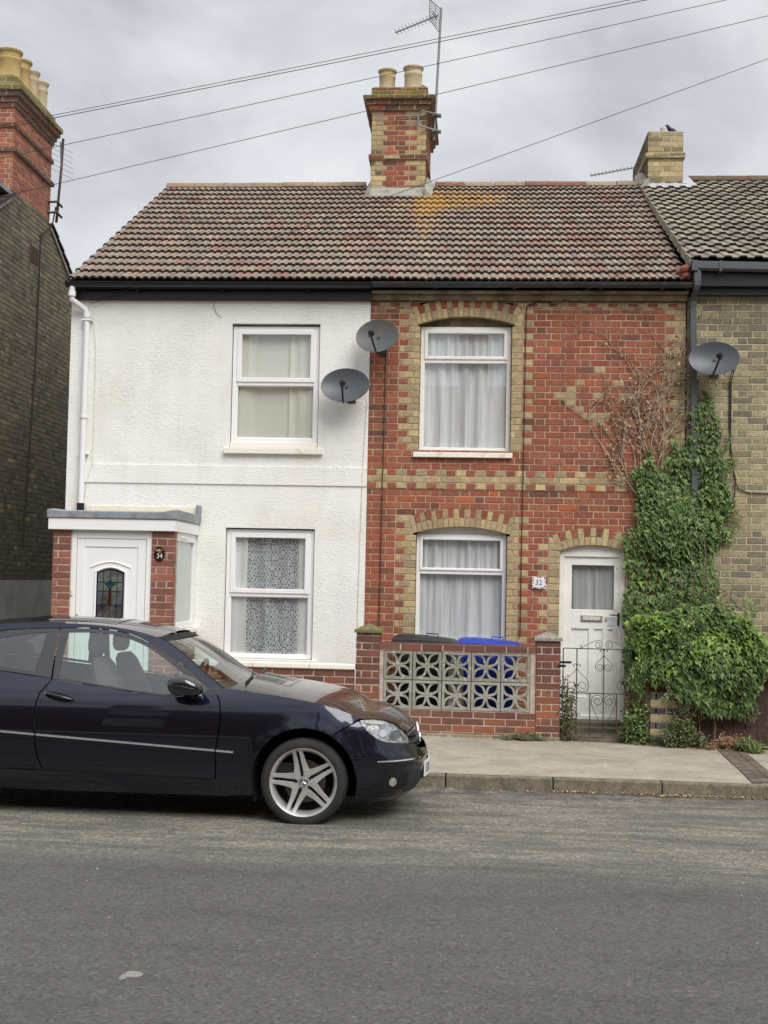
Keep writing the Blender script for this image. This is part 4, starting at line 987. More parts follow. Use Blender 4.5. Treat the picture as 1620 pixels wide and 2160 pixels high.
def screen_block():
    m = MB(); S = .1515; y0, y1 = GY + .005, GY + .085
    for (a, b_, c, d) in ((-S, -S + .028, -S, S), (S - .028, S, -S, S), (-S + .028, S - .028, -S, -S + .028), (-S + .028, S - .028, S - .028, S)):
        m.box(a, b_, y0, y1, c, d)
    for sx in (-1, 1):
        for sz in (-1, 1):
            for sd in (-1, 1):
                P = []
                for t in frange(0, 1, 9):
                    u = .012 + t * .178; v = sd * (.001 + .046 * sin(pi * min(1, t * 1.02)) )
                    x = sx * (u * .7071 - v * .7071); z = sz * (u * .7071 + v * .7071); P.append((x, z))
                w = .0115; A = []; B = []
                for i, p in enumerate(P):
                    q = P[min(i + 1, len(P) - 1)]; o = P[max(i - 1, 0)]; dx, dz = q[0] - o[0], q[1] - o[1]; l = sqrt(dx * dx + dz * dz)
                    A.append((p[0] - dz / l * w, p[1] + dx / l * w)); B.append((p[0] + dz / l * w, p[1] - dx / l * w))
                m.ring([[(a[0], y0 + .008, a[1]), (b_[0], y0 + .008, b_[1]), (b_[0], y1 - .008, b_[1]), (a[0], y1 - .008, a[1])] for a, b_ in zip(A, B)])
    m.lathe([(.0, 0), (.024, .001), (.026, .006), (.026, .066)], (0, y0 + .0075, 0), axis='y', n=12)
    return m
sb = screen_block()
for r in range(2):
    for c in range(5):
        m = MB(); ox, oz = -.9425 + .156 + c * .312 + (.0), .415 + .156 + r * .311
        if c == 4 and 0: pass
        ox = -.9 + .156 + c * .312 - .0; m.v = [(x + ox, y + .002 * rnd.uniform(-1, 1), z + oz) for x, y, z in sb.v]; m.f = sb.f; m.c = sb.c
        m.build('screen_block', 'concrete_lichen' if r else 'concrete', GW)
bx('mortar_joint', 'mortar_pale', GW, (-.945, -.9, GY + .006, GY + .09, .415, 1.037), (.66, .72, GY + .006, GY + .09, .415, 1.037))
# low wall with white coping in front of the white house
LW = thing('low_wall', 'low dark brick wall topped with a white painted coping in front of the white house', 'garden wall', (-2.1, GY, .15))
b = MB(); mo = MB()
brickwork(b, mo, FG, -3.11, -1.215, .1, .815, lambda u, z, k, w: dkb() if rnd.random() < .75 else newb(), base=.815 - .75, bond='stretcher', back=.1)
mo.box(-3.11, -1.215, GY + .002, GY + .1, .1, .81)
multi('brickwork', [(b, 'brick_new'), (mo, 'mortar_pale')], LW)
for a, c in ((-3.12, -2.31), (-2.305, -1.70), (-1.695, -1.2)): bx('coping', 'cream_stone', LW, (a, c, GY - .03, GY + .14, .818, .875), bevel=.01)
# stub of wall and post right of the gate
SW = thing('brick_stub_wall', 'short stub of mixed yellow, red and blue brick half buried in ivy by the gate', 'wall', (2.1, GY, .1))
b = MB(); mo = MB()
def stubc(u, z, k, w):
    row = k % 4
    if u > 2.14 and row in (0, 3) and z < .5: return J(lin(134, 80, 68))
    return J({0: lin(166, 152, 116), 1: lin(84, 82, 80), 2: lin(170, 156, 118), 3: lin(94, 92, 90)}[row], .12)
brickwork(b, mo, FG, 1.915, 2.40, .05, .66, stubc, base=.06, bond='flemish', back=.02)
brickwork(b, mo, lambda u, w, z: (1.915 - w, u, z), GY, GY + .2, .05, .66, stubc, base=.06, bond='flemish', back=0)
mo.box(1.917, 2.39, GY + .002, GY + .2, .05, .66)
multi('brickwork', [(b, 'brick'), (mo, 'mortar_pale')], SW)
GP = bx('gate_post', M('old_post', lin(96, 84, 68), lin(60, 50, 40), scale=14, rough=.95, bump=.5, bscale=30, vary=.3), None, (1.852, 1.905, GY - .0, GY + .05, .08, 1.0), bevel=.006)
GP['label'] = 'weathered slim gate post standing between the iron gate and the ivy covered stub'; GP['category'] = 'post'
# iron gate
G = thing('garden_gate', 'thin rusty wrought iron garden gate with scrolls in front of the white door', 'gate', (1.4, GY, .15))
gy = GY + .01
m = MB(); gx = [1.0, 1.845]; zt, zm, zb = 1.105, .638, .178
def bar(a, b_, r=.006): m.tube([(a[0], gy, a[1]), (b_[0], gy, b_[1])], r, 6)
for a, b_ in (((1.003, zb), (1.003, zt)), ((1.845, zb), (1.845, zt)), ((1.003, zt), (1.845, zt)), ((1.003, zm), (1.845, zm)), ((1.003, zb), (1.845, zb)), ((1.146, zb), (1.146, zt)), ((1.427, zb), (1.427, zt + .0)), ((1.70, zb), (1.70, zt)), ((1.286, zb), (1.286, zm)), ((1.565, zb), (1.565, zm))): bar(a, b_)
m.build('frame', 'iron', G)
def spiral(cx, cz, r0, turns, start, sgn, n=26):
    return [(cx + r0 * (1 - .72 * t) * cos(start + sgn * 2 * pi * turns * t), cz + r0 * (1 - .72 * t) * sin(start + sgn * 2 * pi * turns * t)) for t in frange(0, 1, n)]
def bez(p, q, r, s, n=12):
    return [tuple((1 - t) ** 3 * p[i] + 3 * (1 - t) ** 2 * t * q[i] + 3 * (1 - t) * t * t * r[i] + t ** 3 * s[i] for i in (0, 1)) for t in frange(0, 1, n)]
def scroll(pts, r=.0034, name='scroll'):
    m = MB(); m.tube([(x, gy - .006, z) for x, z in pts], r, 6); m.build(name, 'iron', G, smooth='all')
def heart(cx, top, bot, w, flip=1):
    # two mirrored strands: straight from the point to a wide belly ending in an inward spiral
    for s in (-1, 1):
        zb_ = bot + flip * w * .46
        c0 = (cx + s * w * .48, zb_)
        line = bez((cx, top), (cx + s * w * .30, top - flip * abs(top - bot) * .33), (cx + s * w * 1.0, zb_ + flip * w * .7), (cx + s * w * .99, zb_ + flip * w * .02))
        sp = spiral(c0[0], c0[1], w * .51, 1.5, 0 if s > 0 else pi, -s * flip)
        scroll(line[:-1] + sp)
heart(1.427, 1.045, .872, .088); heart(1.146, .90, .65, .13); heart(1.70, .90, .65, .13)
heart(1.427, .24, .62, .128, -1)
heart(1.146, .38, .19, .12); heart(1.70, .38, .19, .12)
for cx_, cz_ in ((1.427, 1.085), (1.146, .925), (1.70, .925), (1.146, .41), (1.70, .41), (1.427, .235)):
    for s in (-1, 1): scroll(spiral(cx_ + s * .026, cz_, .022, .85, pi if s > 0 else 0, -s, 12))
for s in (-1, 1):
    cxx = 1.427
    scroll(bez((cxx + s * .24, zt + .005), (cxx + s * .14, zt + .06), (cxx + s * .10, zt + .085), (cxx + s * .062, zt + .088)) + spiral(cxx + s * .06, zt + .047, .045, 1.5, pi / 2, s))
    scroll(spiral(cxx + s * .25, zt + .025, .02, .8, -pi / 2, -s, 12))
bx('latch', 'black_matt', G, (.965, 1.09, gy - .02, gy + .01, .945, .968), (.945, 1.03, gy - .025, gy + .0, .905, .93))
# plank fence
FE = thing('plank_fence', 'dark brown vertical plank fence at the right edge under the ivy bush', 'fence', (3.3, GY, .06))
for k in range(14):
    xa = 2.42 + k * .118; h = .86 + rnd.uniform(-.015, .015)
    bx('plank', M('fence_plank', lin(70, 50, 44), lin(104, 88, 78), scale=5, thr=(.5, .8), rough=.95, bump=.4, bscale=25, vary=.35, vscale=12) if k == 0 else bpy.data.materials['fence_plank'], FE, (xa, xa + .113, GY - .01 + (k % 2) * .012, GY + .012 + (k % 2) * .012, .04, h), bevel=.003)
bx('rail', 'iron', FE, (2.42, 4.07, GY + .03, GY + .07, .3, .36), (2.42, 4.07, GY + .03, GY + .07, .7, .76))

# ============================================================ wheelie bins and what stands behind the screen wall
def bin_(x0, x1, mat, label, zoff=0):
    B = thing('wheelie_bin', label, 'bin', ((x0 + x1) / 2, -.42, .165))
    ya, yb = -.70, -.14; zt = 1.105 + zoff
    m = MB(); prof = [(.12, .06), (.15, .05), (.9, .015), (.97, .012), (.975, -.01), (1.0, -.01)]
    m.ring([[(x0 + .03 + i, ya + i, .165 + z * (zt - .165)), (x1 - .03 - i, ya + i, .165 + z * (zt - .165)), (x1 - .03 - i, yb - i, .165 + z * (zt - .165)), (x0 + .03 + i, yb - i, .165 + z * (zt - .165))] for z, i in prof])
    m.build('body', mat, B, bevel=.012)
    m = MB(); n = 16; rings = []       # lid: raised rounded at the hinge side (left), sloping to the lip on the right
    xs = [x0, x0 + .012, x0 + .05, x0 + .12, x0 + .2, x0 + .32, x1 - .25, x1 - .12, x1 - .05, x1 - .015, x1 + .03]
    hs = [.028, .055, .078, .084, .082, .078, .066, .055, .045, .038, .012]
    for x, h in zip(xs, hs): rings.append([(x, ya - .012, zt + .0), (x, ya - .008, zt + h * .55), (x, ya + .06, zt + h), (x, yb - .06, zt + h), (x, yb + .008, zt + h * .55), (x, yb + .012, zt + .0)])
    m.ring(rings); l = m.build('lid', mat, B, smooth=True, bevel=.006)
    m = MB()
    m.tube([(x0 + .38, ya + .16, zt + .07), (x0 + .38, ya + .16, zt + .105), (x0 + .50, ya + .16, zt + .10), (x0 + .50, ya + .16, zt + .062)], .007, 6)
    m.build('grip', mat, l)
    for y in (ya + .06, yb - .06):
        m = MB(); m.lathe([(.0, -.025), (.09, -.025), (.1, -.015), (.1, .015), (.09, .025), (0, .025)], (x0 + .11, y, .265), axis='y', n=20); m.build('wheel', 'black_matt', B, smooth=True)
bin_(-.835, -.14, 'bin_black', 'black wheelie bin behind the screen block wall, left of the blue bin')
bin_(-.125, .57, 'bin_blue', 'blue wheelie bin behind the screen block wall, right of the black bin', -.02)
m = MB(); m.lathe([(.0, 0), (.075, 0), (.085, .03), (.085, .26), (.06, .33), (.03, .36), (.03, .40), (0, .40)], (-.13, -.76, .60), n=20)
m.lathe([(.0, 0), (.11, 0), (.11, .43), (0, .43)], (-.13, -.75, .166), n=12)
o = m.build('plastic_drum', M('white_drum', lin(222, 216, 206), rough=.5, vary=.05), None, smooth=True); o['label'] = 'white plastic drum seen through the middle upper screen block beside the blue bin'; o['category'] = 'container'

# ============================================================ signs
T = thing('house_number_tile', 'square white ceramic tile with a patterned border reading 32', 'sign', (.775, 0, 1.79))
bx('tile', M('tile_border', lin(150, 70, 80), lin(225, 225, 230), scale=60, thr=(.45, .5), rough=.3), T, (.703, .856, -.028, -.006, 1.722, 1.860), bevel=.003)
bx('face', M('glazed_white', lin(234, 234, 236), rough=.25, vary=.02), T, (.722, .837, -.0305, -.0275, 1.739, 1.843))
def text(s, name, parent, x, y, z, size, mat, rotz=0, sx=1.0, ext=.0008, align='CENTER'):
    c = bpy.data.curves.new(name, 'FONT'); c.body = s; c.size = size; c.align_x = align; c.align_y = 'CENTER'; c.extrude = ext; c.offset = 0.0
    o = bpy.data.objects.new(name + '_tmp', c); sc.collection.objects.link(o)
    bpy.context.view_layer.update(); dg = bpy.context.evaluated_depsgraph_get()
    me = bpy.data.meshes.new_from_object(o.evaluated_get(dg)); bpy.data.objects.remove(o)
    mt = Matrix.Translation((x, y, z)) @ Matrix.Rotation(rotz, 4, 'Z') @ Matrix.Rotation(pi / 2, 4, 'X') @ Matrix.Diagonal((sx, 1, 1, 1))
    me.transform(mt); off = Vector((0, 0, 0)); q = parent
    while q is not None: off += q.location; q = q.parent
    me.transform(Matrix.Translation(-off)); me.materials.clear(); me.materials.append(MAT[mat] if isinstance(mat, str) else mat)
    o = bpy.data.objects.new(name, me); sc.collection.objects.link(o); o.parent = parent; return o
text('32', 'number', T, .779, -.0312, 1.791, .085, M('blue_ink', lin(50, 58, 90), rough=.4), sx=.95)
T = thing('house_number_plaque', 'oval black plaque with painted flowers reading 34 on the porch pier', 'sign', (-3.29, PY, 2.0))
def ell(cx, cz, rx, rz, y0, y1, n=28):
    m = MB(); m.ring([[(cx + rx * cos(2 * pi * k / n), y, cz + rz * sin(2 * pi * k / n)) for k in range(n)] for y in (y0, y1)]); return m
ell(-3.29, 2.01, .058, .080, PY - .022, PY - .007).build('plate', M('black_enamel', (.012, .012, .012), rough=.25), T, bevel=.004)
text('34', 'number', T, -3.287, PY - .0235, 1.985, .072, M('white_enamel', lin(236, 236, 232), rough=.4), sx=.9)
for k in range(15):
    a = rnd.uniform(0, 6.28); r = rnd.uniform(0, 1); cx_, cz_ = -3.29 + .035 * r * cos(a), 2.045 + .022 * r * sin(a)
    mt = MAT.setdefault('fl%d' % (k % 3), M('flower_paint', [lin(206, 170, 120), lin(150, 150, 60), lin(196, 120, 90)][k % 3], rough=.4))
    ell(cx_, cz_, .008, .006, PY - .0235 - k * .0002, PY - .0222, 8).build('flower', mt, T)

# ============================================================ satellite dishes
def dish(cx, cz, w, h, label, az, el_, off=.30, stain=False, wx=0):
    D = thing('satellite_dish', label, 'satellite dish', (cx, -.05, cz))
    yaw, pit = az, el_
    Rm = Matrix.Rotation(yaw, 3, 'Z') @ Matrix.Rotation(pit, 3, 'X')
    c = Vector((cx, -off, cz))
    T_ = lambda x, y, z: tuple(c + Rm @ Vector((x, y, z)))
    m = MB(); n = 40; R_ = 9; v = []
    def bowl(r, a, t=0): return T_(w / 2 * r * cos(a), .055 * (1 - r * r) - .0 + t, h / 2 * r * sin(a))
    for t in (0, .006):
        rings = [[bowl(k / R_ if k else .001, 2 * pi * j / n, t) for j in range(n)] for k in range(R_ + 1)]
        m.ring(rings, caps=False)
    m.ring([[bowl(1.0, 2 * pi * j / n, 0) for j in range(n)], [bowl(1.015, 2 * pi * j / n, .003) for j in range(n)], [bowl(1.0, 2 * pi * j / n, .012) for j in range(n)]], caps=False)
    m.build('reflector', MAT['dish_old'] if stain else MAT['dish'], D, smooth=True)
    m = MB(); a0 = Vector(T_(-.02 if wx else 0, .05, -h / 2 * .98)); a1 = Vector(T_(wx * .6, -.24, -h * .18)); m.tube([tuple(a0), tuple(a0 * .5 + a1 * .5 + Vector((0, 0, -.012))), tuple(a1)], .011, 8); m.build('feed_arm', 'black_matt', D)
    m = MB(); d = (Vector(T_(0, .05, .02)) - a1).normalized()
    m.tube([tuple(a1 - d * .02), tuple(a1 + d * .015), tuple(a1 + d * .03), tuple(a1 + d * .06)], [.018, .022, .034, .034], 14); m.tube([tuple(a1 + Vector((0, .0, -.05))), tuple(a1)], .016, 8)
    m.build('receiver', 'black_matt', D, smooth=True)
    m = MB(); m.tube([T_(0, .05, 0), (cx + .05, -.12, cz - .10), (cx + .05, -.025, cz - .10)], .02, 10); m.box(cx, cx + .10, -.028, -.008, cz - .17, cz - .03); m.build('bracket', 'dark_grey', D)
    return D
MAT['dish'] = M('dish_grey', lin(78, 82, 88), rough=.42, vary=.06, vscale=4)
MAT['dish_old'] = M('dish_grey_worn', lin(88, 92, 94), lin(112, 92, 74), scale=5, thr=(.52, .68), rough=.5, vary=.12, vscale=8)
dish(-1.085, 4.54, .50, .40, 'grey satellite dish with brown rust patches on the joint of the two houses, upper left', -.25, -.25, stain=True)
dish(-1.435, 3.975, .555, .405, 'clean dark grey satellite dish between white house window and brick house, mounted lowest', -.10, -.25, wx=.02)
dish(2.655, 4.31, .545, .395, 'dark grey satellite dish beside the grey downpipe on the yellow brick house', -.15, -.25, wx=.10)

# ============================================================ cables
def cable(name, pts, r, label, mat='cable', sag=0, grp=None, cat='cable'):
    m = MB(); P = [Vector(p) for p in pts]; Q = []
    for a, b_ in zip(P[:-1], P[1:]):
        n = max(1, int((b_ - a).length / .35)) if sag else 1
        for k in range(n):
            t = k / n; q = a.lerp(b_, t); q.z -= sag * 4 * t * (1 - t); Q.append(q)
    Q.append(P[-1]); m.tube([tuple(q) for q in Q], r, 6); o = m.build(name, mat, None); o['label'] = label; o['category'] = cat
    if grp: o['group'] = grp
    return o
g_ = 'overhead cables crossing the sky'
def span(x0, z0, x1, z1, y, ea=9, eb=9):
    k = (z1 - z0) / (x1 - x0); return [(x0 - ea, y, z0 - k * ea * .9), (x1 + eb, y, z1 + k * eb)]
cable('overhead_cable', span(-4.212, 6.435, 1.346, 7.542, -2.2), .0030, 'topmost of the thin cables crossing the sky above the chimney', sag=.10, grp=g_)
cable('overhead_cable', span(-4.285, 6.391, 1.507, 7.539, -2.2), .0036, 'second thin cable from the top, running just below the topmost one', sag=.10, grp=g_)
cable('overhead_cable', span(-4.15, 6.082, 2.40, 7.525, -2.2), .0030, 'overhead cable passing in front of the cream chimney pots', sag=.08, grp=g_)
cable('overhead_cable', span(-4.283, 5.614, 2.81, 7.32, -2.2), .0030, 'overhead cable crossing the brick shaft of the middle chimney', sag=.04, grp=g_)
cable('drop_wire', [(-4.49, -.06, 4.93), (-.349, -.6, 6.27), (3.2, -1.0, 7.45), (9, -2, 9.6)], .0032, 'telephone wire slanting over the tiles to the top of the white downpipe', sag=.0)
cable('drop_wire', [(.915, -.05, 4.945), (2.80, -2.2, 5.50), (9, -9, 7.3)], .0032, 'telephone wire slanting over the brown roof to the red brick wall top', sag=.0)
cable('wall_cable', [(.915, -.03, 4.945), (.86, -.018, 4.985), (.72, -.018, 4.99), (.60, -.018, 4.94), (.592, -.018, 4.5), (.588, -.03, 3.2), (.586, -.03, 2.8), (.584, -.02, 2.6), (.58, -.02, 1.17)], .0055, 'thin dark cable clipped down the brick wall right of the windows', 'wire_brown')
cable('wall_cable', [(-1.0, -.2, 4.42), (-1.0, -.02, 4.35), (-1.005, -.02, 4.0), (-1.008, -.02, 3.1), (-1.010, -.032, 2.95), (-1.012, -.02, 2.7), (-1.017, -.02, 1.15)], .0055, 'thin dark cable running down the brickwork below the rusty dish', 'wire_brown')
cable('wall_cable', [(-1.22, -.15, 3.86), (-1.20, -.03, 3.78), (-1.215, -.028, 3.6), (-1.235, -.028, 3.1), (-1.24, -.04, 3.0), (-1.24, -.028, 2.8), (-1.26, -.028, 1.6), (-1.26, -.028, 1.25)], .0045, 'thin white cable running down the white render below the lower dish', M('white_cable', lin(214, 212, 204), rough=.5))
cable('wall_cable', [(2.87, -.2, 4.2), (2.875, -.02, 4.1), (2.875, -.02, 3.6), (2.90, -.04, 3.25), (2.93, -.03, 3.0), (2.98, -.02, 2.88), (3.1, -.02, 2.84), (4.2, -.02, 2.82)], .0065, 'black cable from the right dish turning along the yellow brick wall')
cable('wall_cable', [(2.89, -.2, 4.2), (2.895, -.02, 4.1), (2.89, -.02, 3.5), (2.885, -.03, 3.2), (2.945, -.04, 3.0), (2.93, -.03, 2.7), (2.83, -.02, 2.5), (2.76, -.02, 2.42)], .0065, 'black cable from the right dish curling down into the ivy')
cable('wall_cable', [(-4.44, -.06, 4.86), (-4.40, -.03, 4.4), (-4.395, -.03, 3.4), (-4.40, -.04, 3.05), (-4.46, -.035, 2.85), (-4.49, -.03, 2.6)], .004, 'thin cream cable beside the white downpipe', bpy.data.materials['white_cable'])

# ============================================================ aerials
def aerial(parent, base, d, n, el_len, up, sp, r=.006, refl=True, tilt=None):
    base = Vector(base); d = Vector(d).normalized(); up = Vector(up)
    m = MB(); m.tube([tuple(base), tuple(base + d * sp * (n + .4))], .012, 6); m.build('boom', 'alu', parent)
    for k in range(n):
        p = base + d * sp * (k + 1); m = MB(); m.tube([tuple(p - up * el_len * .5), tuple(p + up * el_len * .5)], r, 5); m.build('element', 'alu', parent)
A = thing('tv_aerial', 'tall rooftop television aerial on a mast strapped to the middle chimney', 'aerial', (-.6, 4.3, 8.3))
m = MB(); m.tube([(-.633, 4.3, 8.30), (-.60, 4.3, 9.2), (-.56, 4.3, 10.30)], .018, 10); m.build('mast', 'alu', A)
aerial(A, (-.60, 4.28, 10.18), (-.62, -.05, -.27), 12, .17, (.35, .05, -.55), .056, r=.005)
m = MB()
for s in (-1, 1):
    for k in range(5): a = -.09 + k * .045; m.tube([(-.73 + .0, 4.1, 10.16 + a + s * .06 + .04), (-.56, 4.35, 10.10 + a + s * .10)], .0045, 5)
    m.tube([(-.73, 4.1, 10.20 + s * .14), (-.56, 4.35, 10.10 + s * .19)], .006, 5)
for t in (0, .5, 1): m.tube([(-.73 + .17 * t, 4.1 + .25 * t, 10.33 - .06 * t), (-.73 + .17 * t, 4.1 + .25 * t, 10.07 - .14 * t)], .0045, 5)
m.build('reflector', 'alu', A)
m = MB()
for z, zz in ((8.66, 8.62), (8.42, 8.46)):
    m.tube([(-.86, 4.08, zz), (-.80, 4.06, z), (-.55, 4.24, z)], .016, 6); m.box(-.66, -.53, 4.22, 4.33, z - .014, z + .014)
m.tube([(-.86, 4.08, 8.62), (-.86, 4.08, 8.46)], .014, 6); m.tube([(-1.2, 4.12, 8.55), (-.86, 4.08, 8.57)], .008, 5)
m.build('bracket', 'alu', A)
A = thing('tv_aerial', 'small slanting television aerial poking out left of the yellow brick chimney', 'aerial', (2.35, 4.9, 8.0))
m = MB(); m.tube([(2.80, 6.5, 7.9), (2.80, 6.5, 8.60)], .018, 8); m.build('mast', 'alu', A)
aerial(A, (2.72, 6.35, 8.545), (-1, -.12, -.22), 15, .12, (.15, .05, -.5), .060, r=.006)
A = thing('tv_aerial', 'television aerial on a slim mast behind the long red chimney at left', 'aerial', (-6.65, 5.35, 7.5))
m = MB(); m.tube([(-6.64, 5.32, 7.35), (-6.60, 5.36, 8.2), (-6.59, 5.38, 8.72)], .022, 8); m.build('mast', 'iron', A)
aerial(A, (-6.62, 5.35, 8.66), (.05, .0, -1), 6, .38, (.95, .3, -.42), .085, r=.004)
m = MB()
for z in (7.62, 7.45): m.tube([(-6.72, 5.1, z), (-6.60, 5.2, z + .03), (-6.58, 5.40, z)], .02, 6)
m.tube([(-6.60, 5.3, 7.72), (-6.62, 5.3, 7.35)], .012, 6); m.build('bracket', 'iron', A)
cable('wall_cable', [(-6.66, 5.33, 7.6), (-6.69, 5.28, 7.3), (-6.695, 4.75, 7.0), (-6.695, 4.7, 5.0), (-6.695, 4.55, 3.6), (-6.695, 4.4, 2.2)], .012, 'dark cable running down the sooty side wall at left')
# bird on the right chimney: one continuous body
m = MB()
m.tube([(2.765, 4.6, 8.593), (2.785, 4.6, 8.591), (2.80, 4.6, 8.593), (2.815, 4.6, 8.583), (2.83, 4.6, 8.553), (2.86, 4.6, 8.523), (2.90, 4.6, 8.503), (2.93, 4.6, 8.483), (2.975, 4.6, 8.458), (3.0, 4.6, 8.448)], [.002, .006, .022, .024, .030, .042, .040, .028, .015, .008], 12)
m.tube([(2.875, 4.59, 8.498), (2.873, 4.59, 8.448)], .004, 5); m.tube([(2.875, 4.615, 8.498), (2.873, 4.615, 8.448)], .004, 5)
o = m.build('bird', M('dark_plumage', (.02, .02, .022), rough=.6), None, smooth=True); o['label'] = 'small dark bird perched on the yellow brick chimney'; o['category'] = 'bird'

# ============================================================ parked car
CY = -5.58 + .865                      # centre line; near flank at y = -5.58
def lerp_tab(tab, v):
    if v <= tab[0][0]: return tab[0][1]
    for (a, p), (b_, q) in zip(tab[:-1], tab[1:]):
        if v <= b_:
            t = (v - a) / (b_ - a); return p + (q - p) * t
    return tab[-1][1]
def smooth_tab(tab, v):                # monotone-ish cubic through the table
    n = len(tab)
    if v <= tab[0][0]: return tab[0][1]
    if v >= tab[-1][0]: return tab[-1][1]
    for i in range(n - 1):
        if v <= tab[i + 1][0]:
            x0, y0 = tab[i]; x1, y1 = tab[i + 1]; h = x1 - x0
            sl = lambda j: 0 if j < 0 or j >= n - 1 else (tab[j + 1][1] - tab[j][1]) / (tab[j + 1][0] - tab[j][0])
            d = sl(i); m0 = (sl(i - 1) + d) / 2 if i > 0 else d; m1 = (sl(i + 1) + d) / 2 if i < n - 2 else d
            t = (v - x0) / h
            return (2 * t ** 3 - 3 * t * t + 1) * y0 + (t ** 3 - 2 * t * t + t) * h * m0 + (-2 * t ** 3 + 3 * t * t) * y1 + (t ** 3 - t * t) * h * m1
INS = [(.12, .075), (.20, .045), (.30, .018), (.42, .004), (.55, .0), (.66, .003), (.76, .014), (.84, .034), (.90, .058), (.96, .092), (1.03, .13), (1.2, .215), (1.36, .30), (1.45, .36)]
XT = [(.12, -.50), (.18, -.40), (.26, -.345), (.36, -.315), (.44, -.305), (.50, -.325), (.56, -.365), (.64, -.40), (.70, -.425), (.76, -.52), (.85, -.6), (1.5, -.6)]
X0, XR = -1.22, -4.82
def wid(x, z):
    h = .865 - smooth_tab(INS, z)
    if x > X0:
        xt = smooth_tab(XT, z); u = min(1, (x - X0) / (xt - X0)); n = 2.75
        h *= max(0, 1 - u ** n) ** (1 / n)
    if x < -3.9:
        u = min(1, (x + 3.9) / (XR + 3.9)); h *= max(0, 1 - (u ** 3.2) * .42)
    # wheel arch flare
    for wx in (-1.18, -3.895):
        d = sqrt((x - wx) ** 2 + (z - .32) ** 2)
        if z < .8: h += .012 * math.exp(-((d - .375) / .045) ** 2) * (1 if x < -.75 else .4)
    return h
# domain a: x up to X0, beyond it the nose is stretched so that the rounding is finely sampled
def x2a(x, z):
    if x <= X0: return x
    xt = smooth_tab(XT, z); u = min(1, (x - X0) / (xt - X0)); return X0 + 1.2 * math.asin(u) / (pi / 2)
def a2x(a, z):
    if a <= X0: return a
    xt = smooth_tab(XT, z); return X0 + (xt - X0) * sin(min(1, (a - X0) / 1.2) * pi / 2)
def resample(poly, step=.03):
    o = []
    for i, p in enumerate(poly):
        q = poly[(i + 1) % len(poly)]; l = sqrt((p[0] - q[0]) ** 2 + (p[1] - q[1]) ** 2); n = max(1, int(l / step))
        for k in range(n): o.append((p[0] + (q[0] - p[0]) * k / n, p[1] + (q[1] - p[1]) * k / n))
    return o
def inside(p, poly):
    c = False; j = len(poly) - 1
    for i in range(len(poly)):
        if (poly[i][1] > p[1]) != (poly[j][1] > p[1]) and p[0] < (poly[j][0] - poly[i][0]) * (p[1] - poly[i][1]) / (poly[j][1] - poly[i][1]) + poly[i][0]: c = not c
        j = i
    return c
def side_patch(poly, off=0.0, step=.035, edge=.012, mirror=False, rim=.012, m=None, grid=True):
    """fill an (x,z) outline lying on the flank; off = outward offset; the rim is folded inwards to give the sheet an edge"""
    pa = [(x2a(x, z), z) for x, z in resample(poly, step)]
    pts = [Vector(p) for p in pa]; n = len(pts); xs = [p[0] for p in pa]; zs = [p[1] for p in pa]
    if grid:
        g = step; x = min(xs) + g * .37
        while x < max(xs):
            z = min(zs) + g * .41
            while z < max(zs):
                if inside((x, z), pa) and min((x - p[0]) ** 2 + (z - p[1]) ** 2 for p in pa) > (g * .45) ** 2: pts.append(Vector((x, z)))
                z += g
            x += g
    vs_, es_, fs_, *_ = geometry.delaunay_2d_cdt([v.to_2d() for v in pts], [(i, (i + 1) % n) for i in range(n)], [], 1, 1e-5)
    m = m or MB(); i0 = len(m.v); s = -1 if mirror else 1
    P = lambda a, z, o=0: (a2x(a, z), CY - s * (wid(a2x(a, z), z) + off + o), z)
    m.v += [P(v.x, v.y) for v in vs_]
    for f in fs_:
        c = sum((Vector(vs_[k]) for k in f), Vector((0, 0))) / len(f)
        if not inside((c.x, c.y), pa): continue
        m.f.append(tuple(i0 + k for k in (f if not mirror else f[::-1]))); m.c.append((1, 1, 1))
    if rim:
        j0 = len(m.v); m.v += [P(p[0], p[1], -rim) for p in pa]; k0 = len(m.v); m.v += [P(p[0], p[1]) for p in pa]
        for i in range(n):
            j = (i + 1) % n; m.f.append((k0 + i, k0 + j, j0 + j, j0 + i)); m.c.append((1, 1, 1))
    return m
def shrink(poly, d):
    """move an outline inwards by d"""
    n = len(poly); A = sum(poly[i][0] * poly[(i + 1) % n][1] - poly[(i + 1) % n][0] * poly[i][1] for i in range(n)); sg = 1 if A > 0 else -1
    o = []
    for i in range(n):
        p, q, r = poly[i - 1], poly[i], poly[(i + 1) % n]
        a = (q[0] - p[0], q[1] - p[1]); b_ = (r[0] - q[0], r[1] - q[1]); la = sqrt(a[0] ** 2 + a[1] ** 2) or 1; lb = sqrt(b_[0] ** 2 + b_[1] ** 2) or 1
        nx, nz = -(a[1] / la + b_[1] / lb) * sg, (a[0] / la + b_[0] / lb) * sg; l = sqrt(nx * nx + nz * nz) or 1
        o.append((q[0] + nx / l * d, q[1] + nz / l * d))
    return o
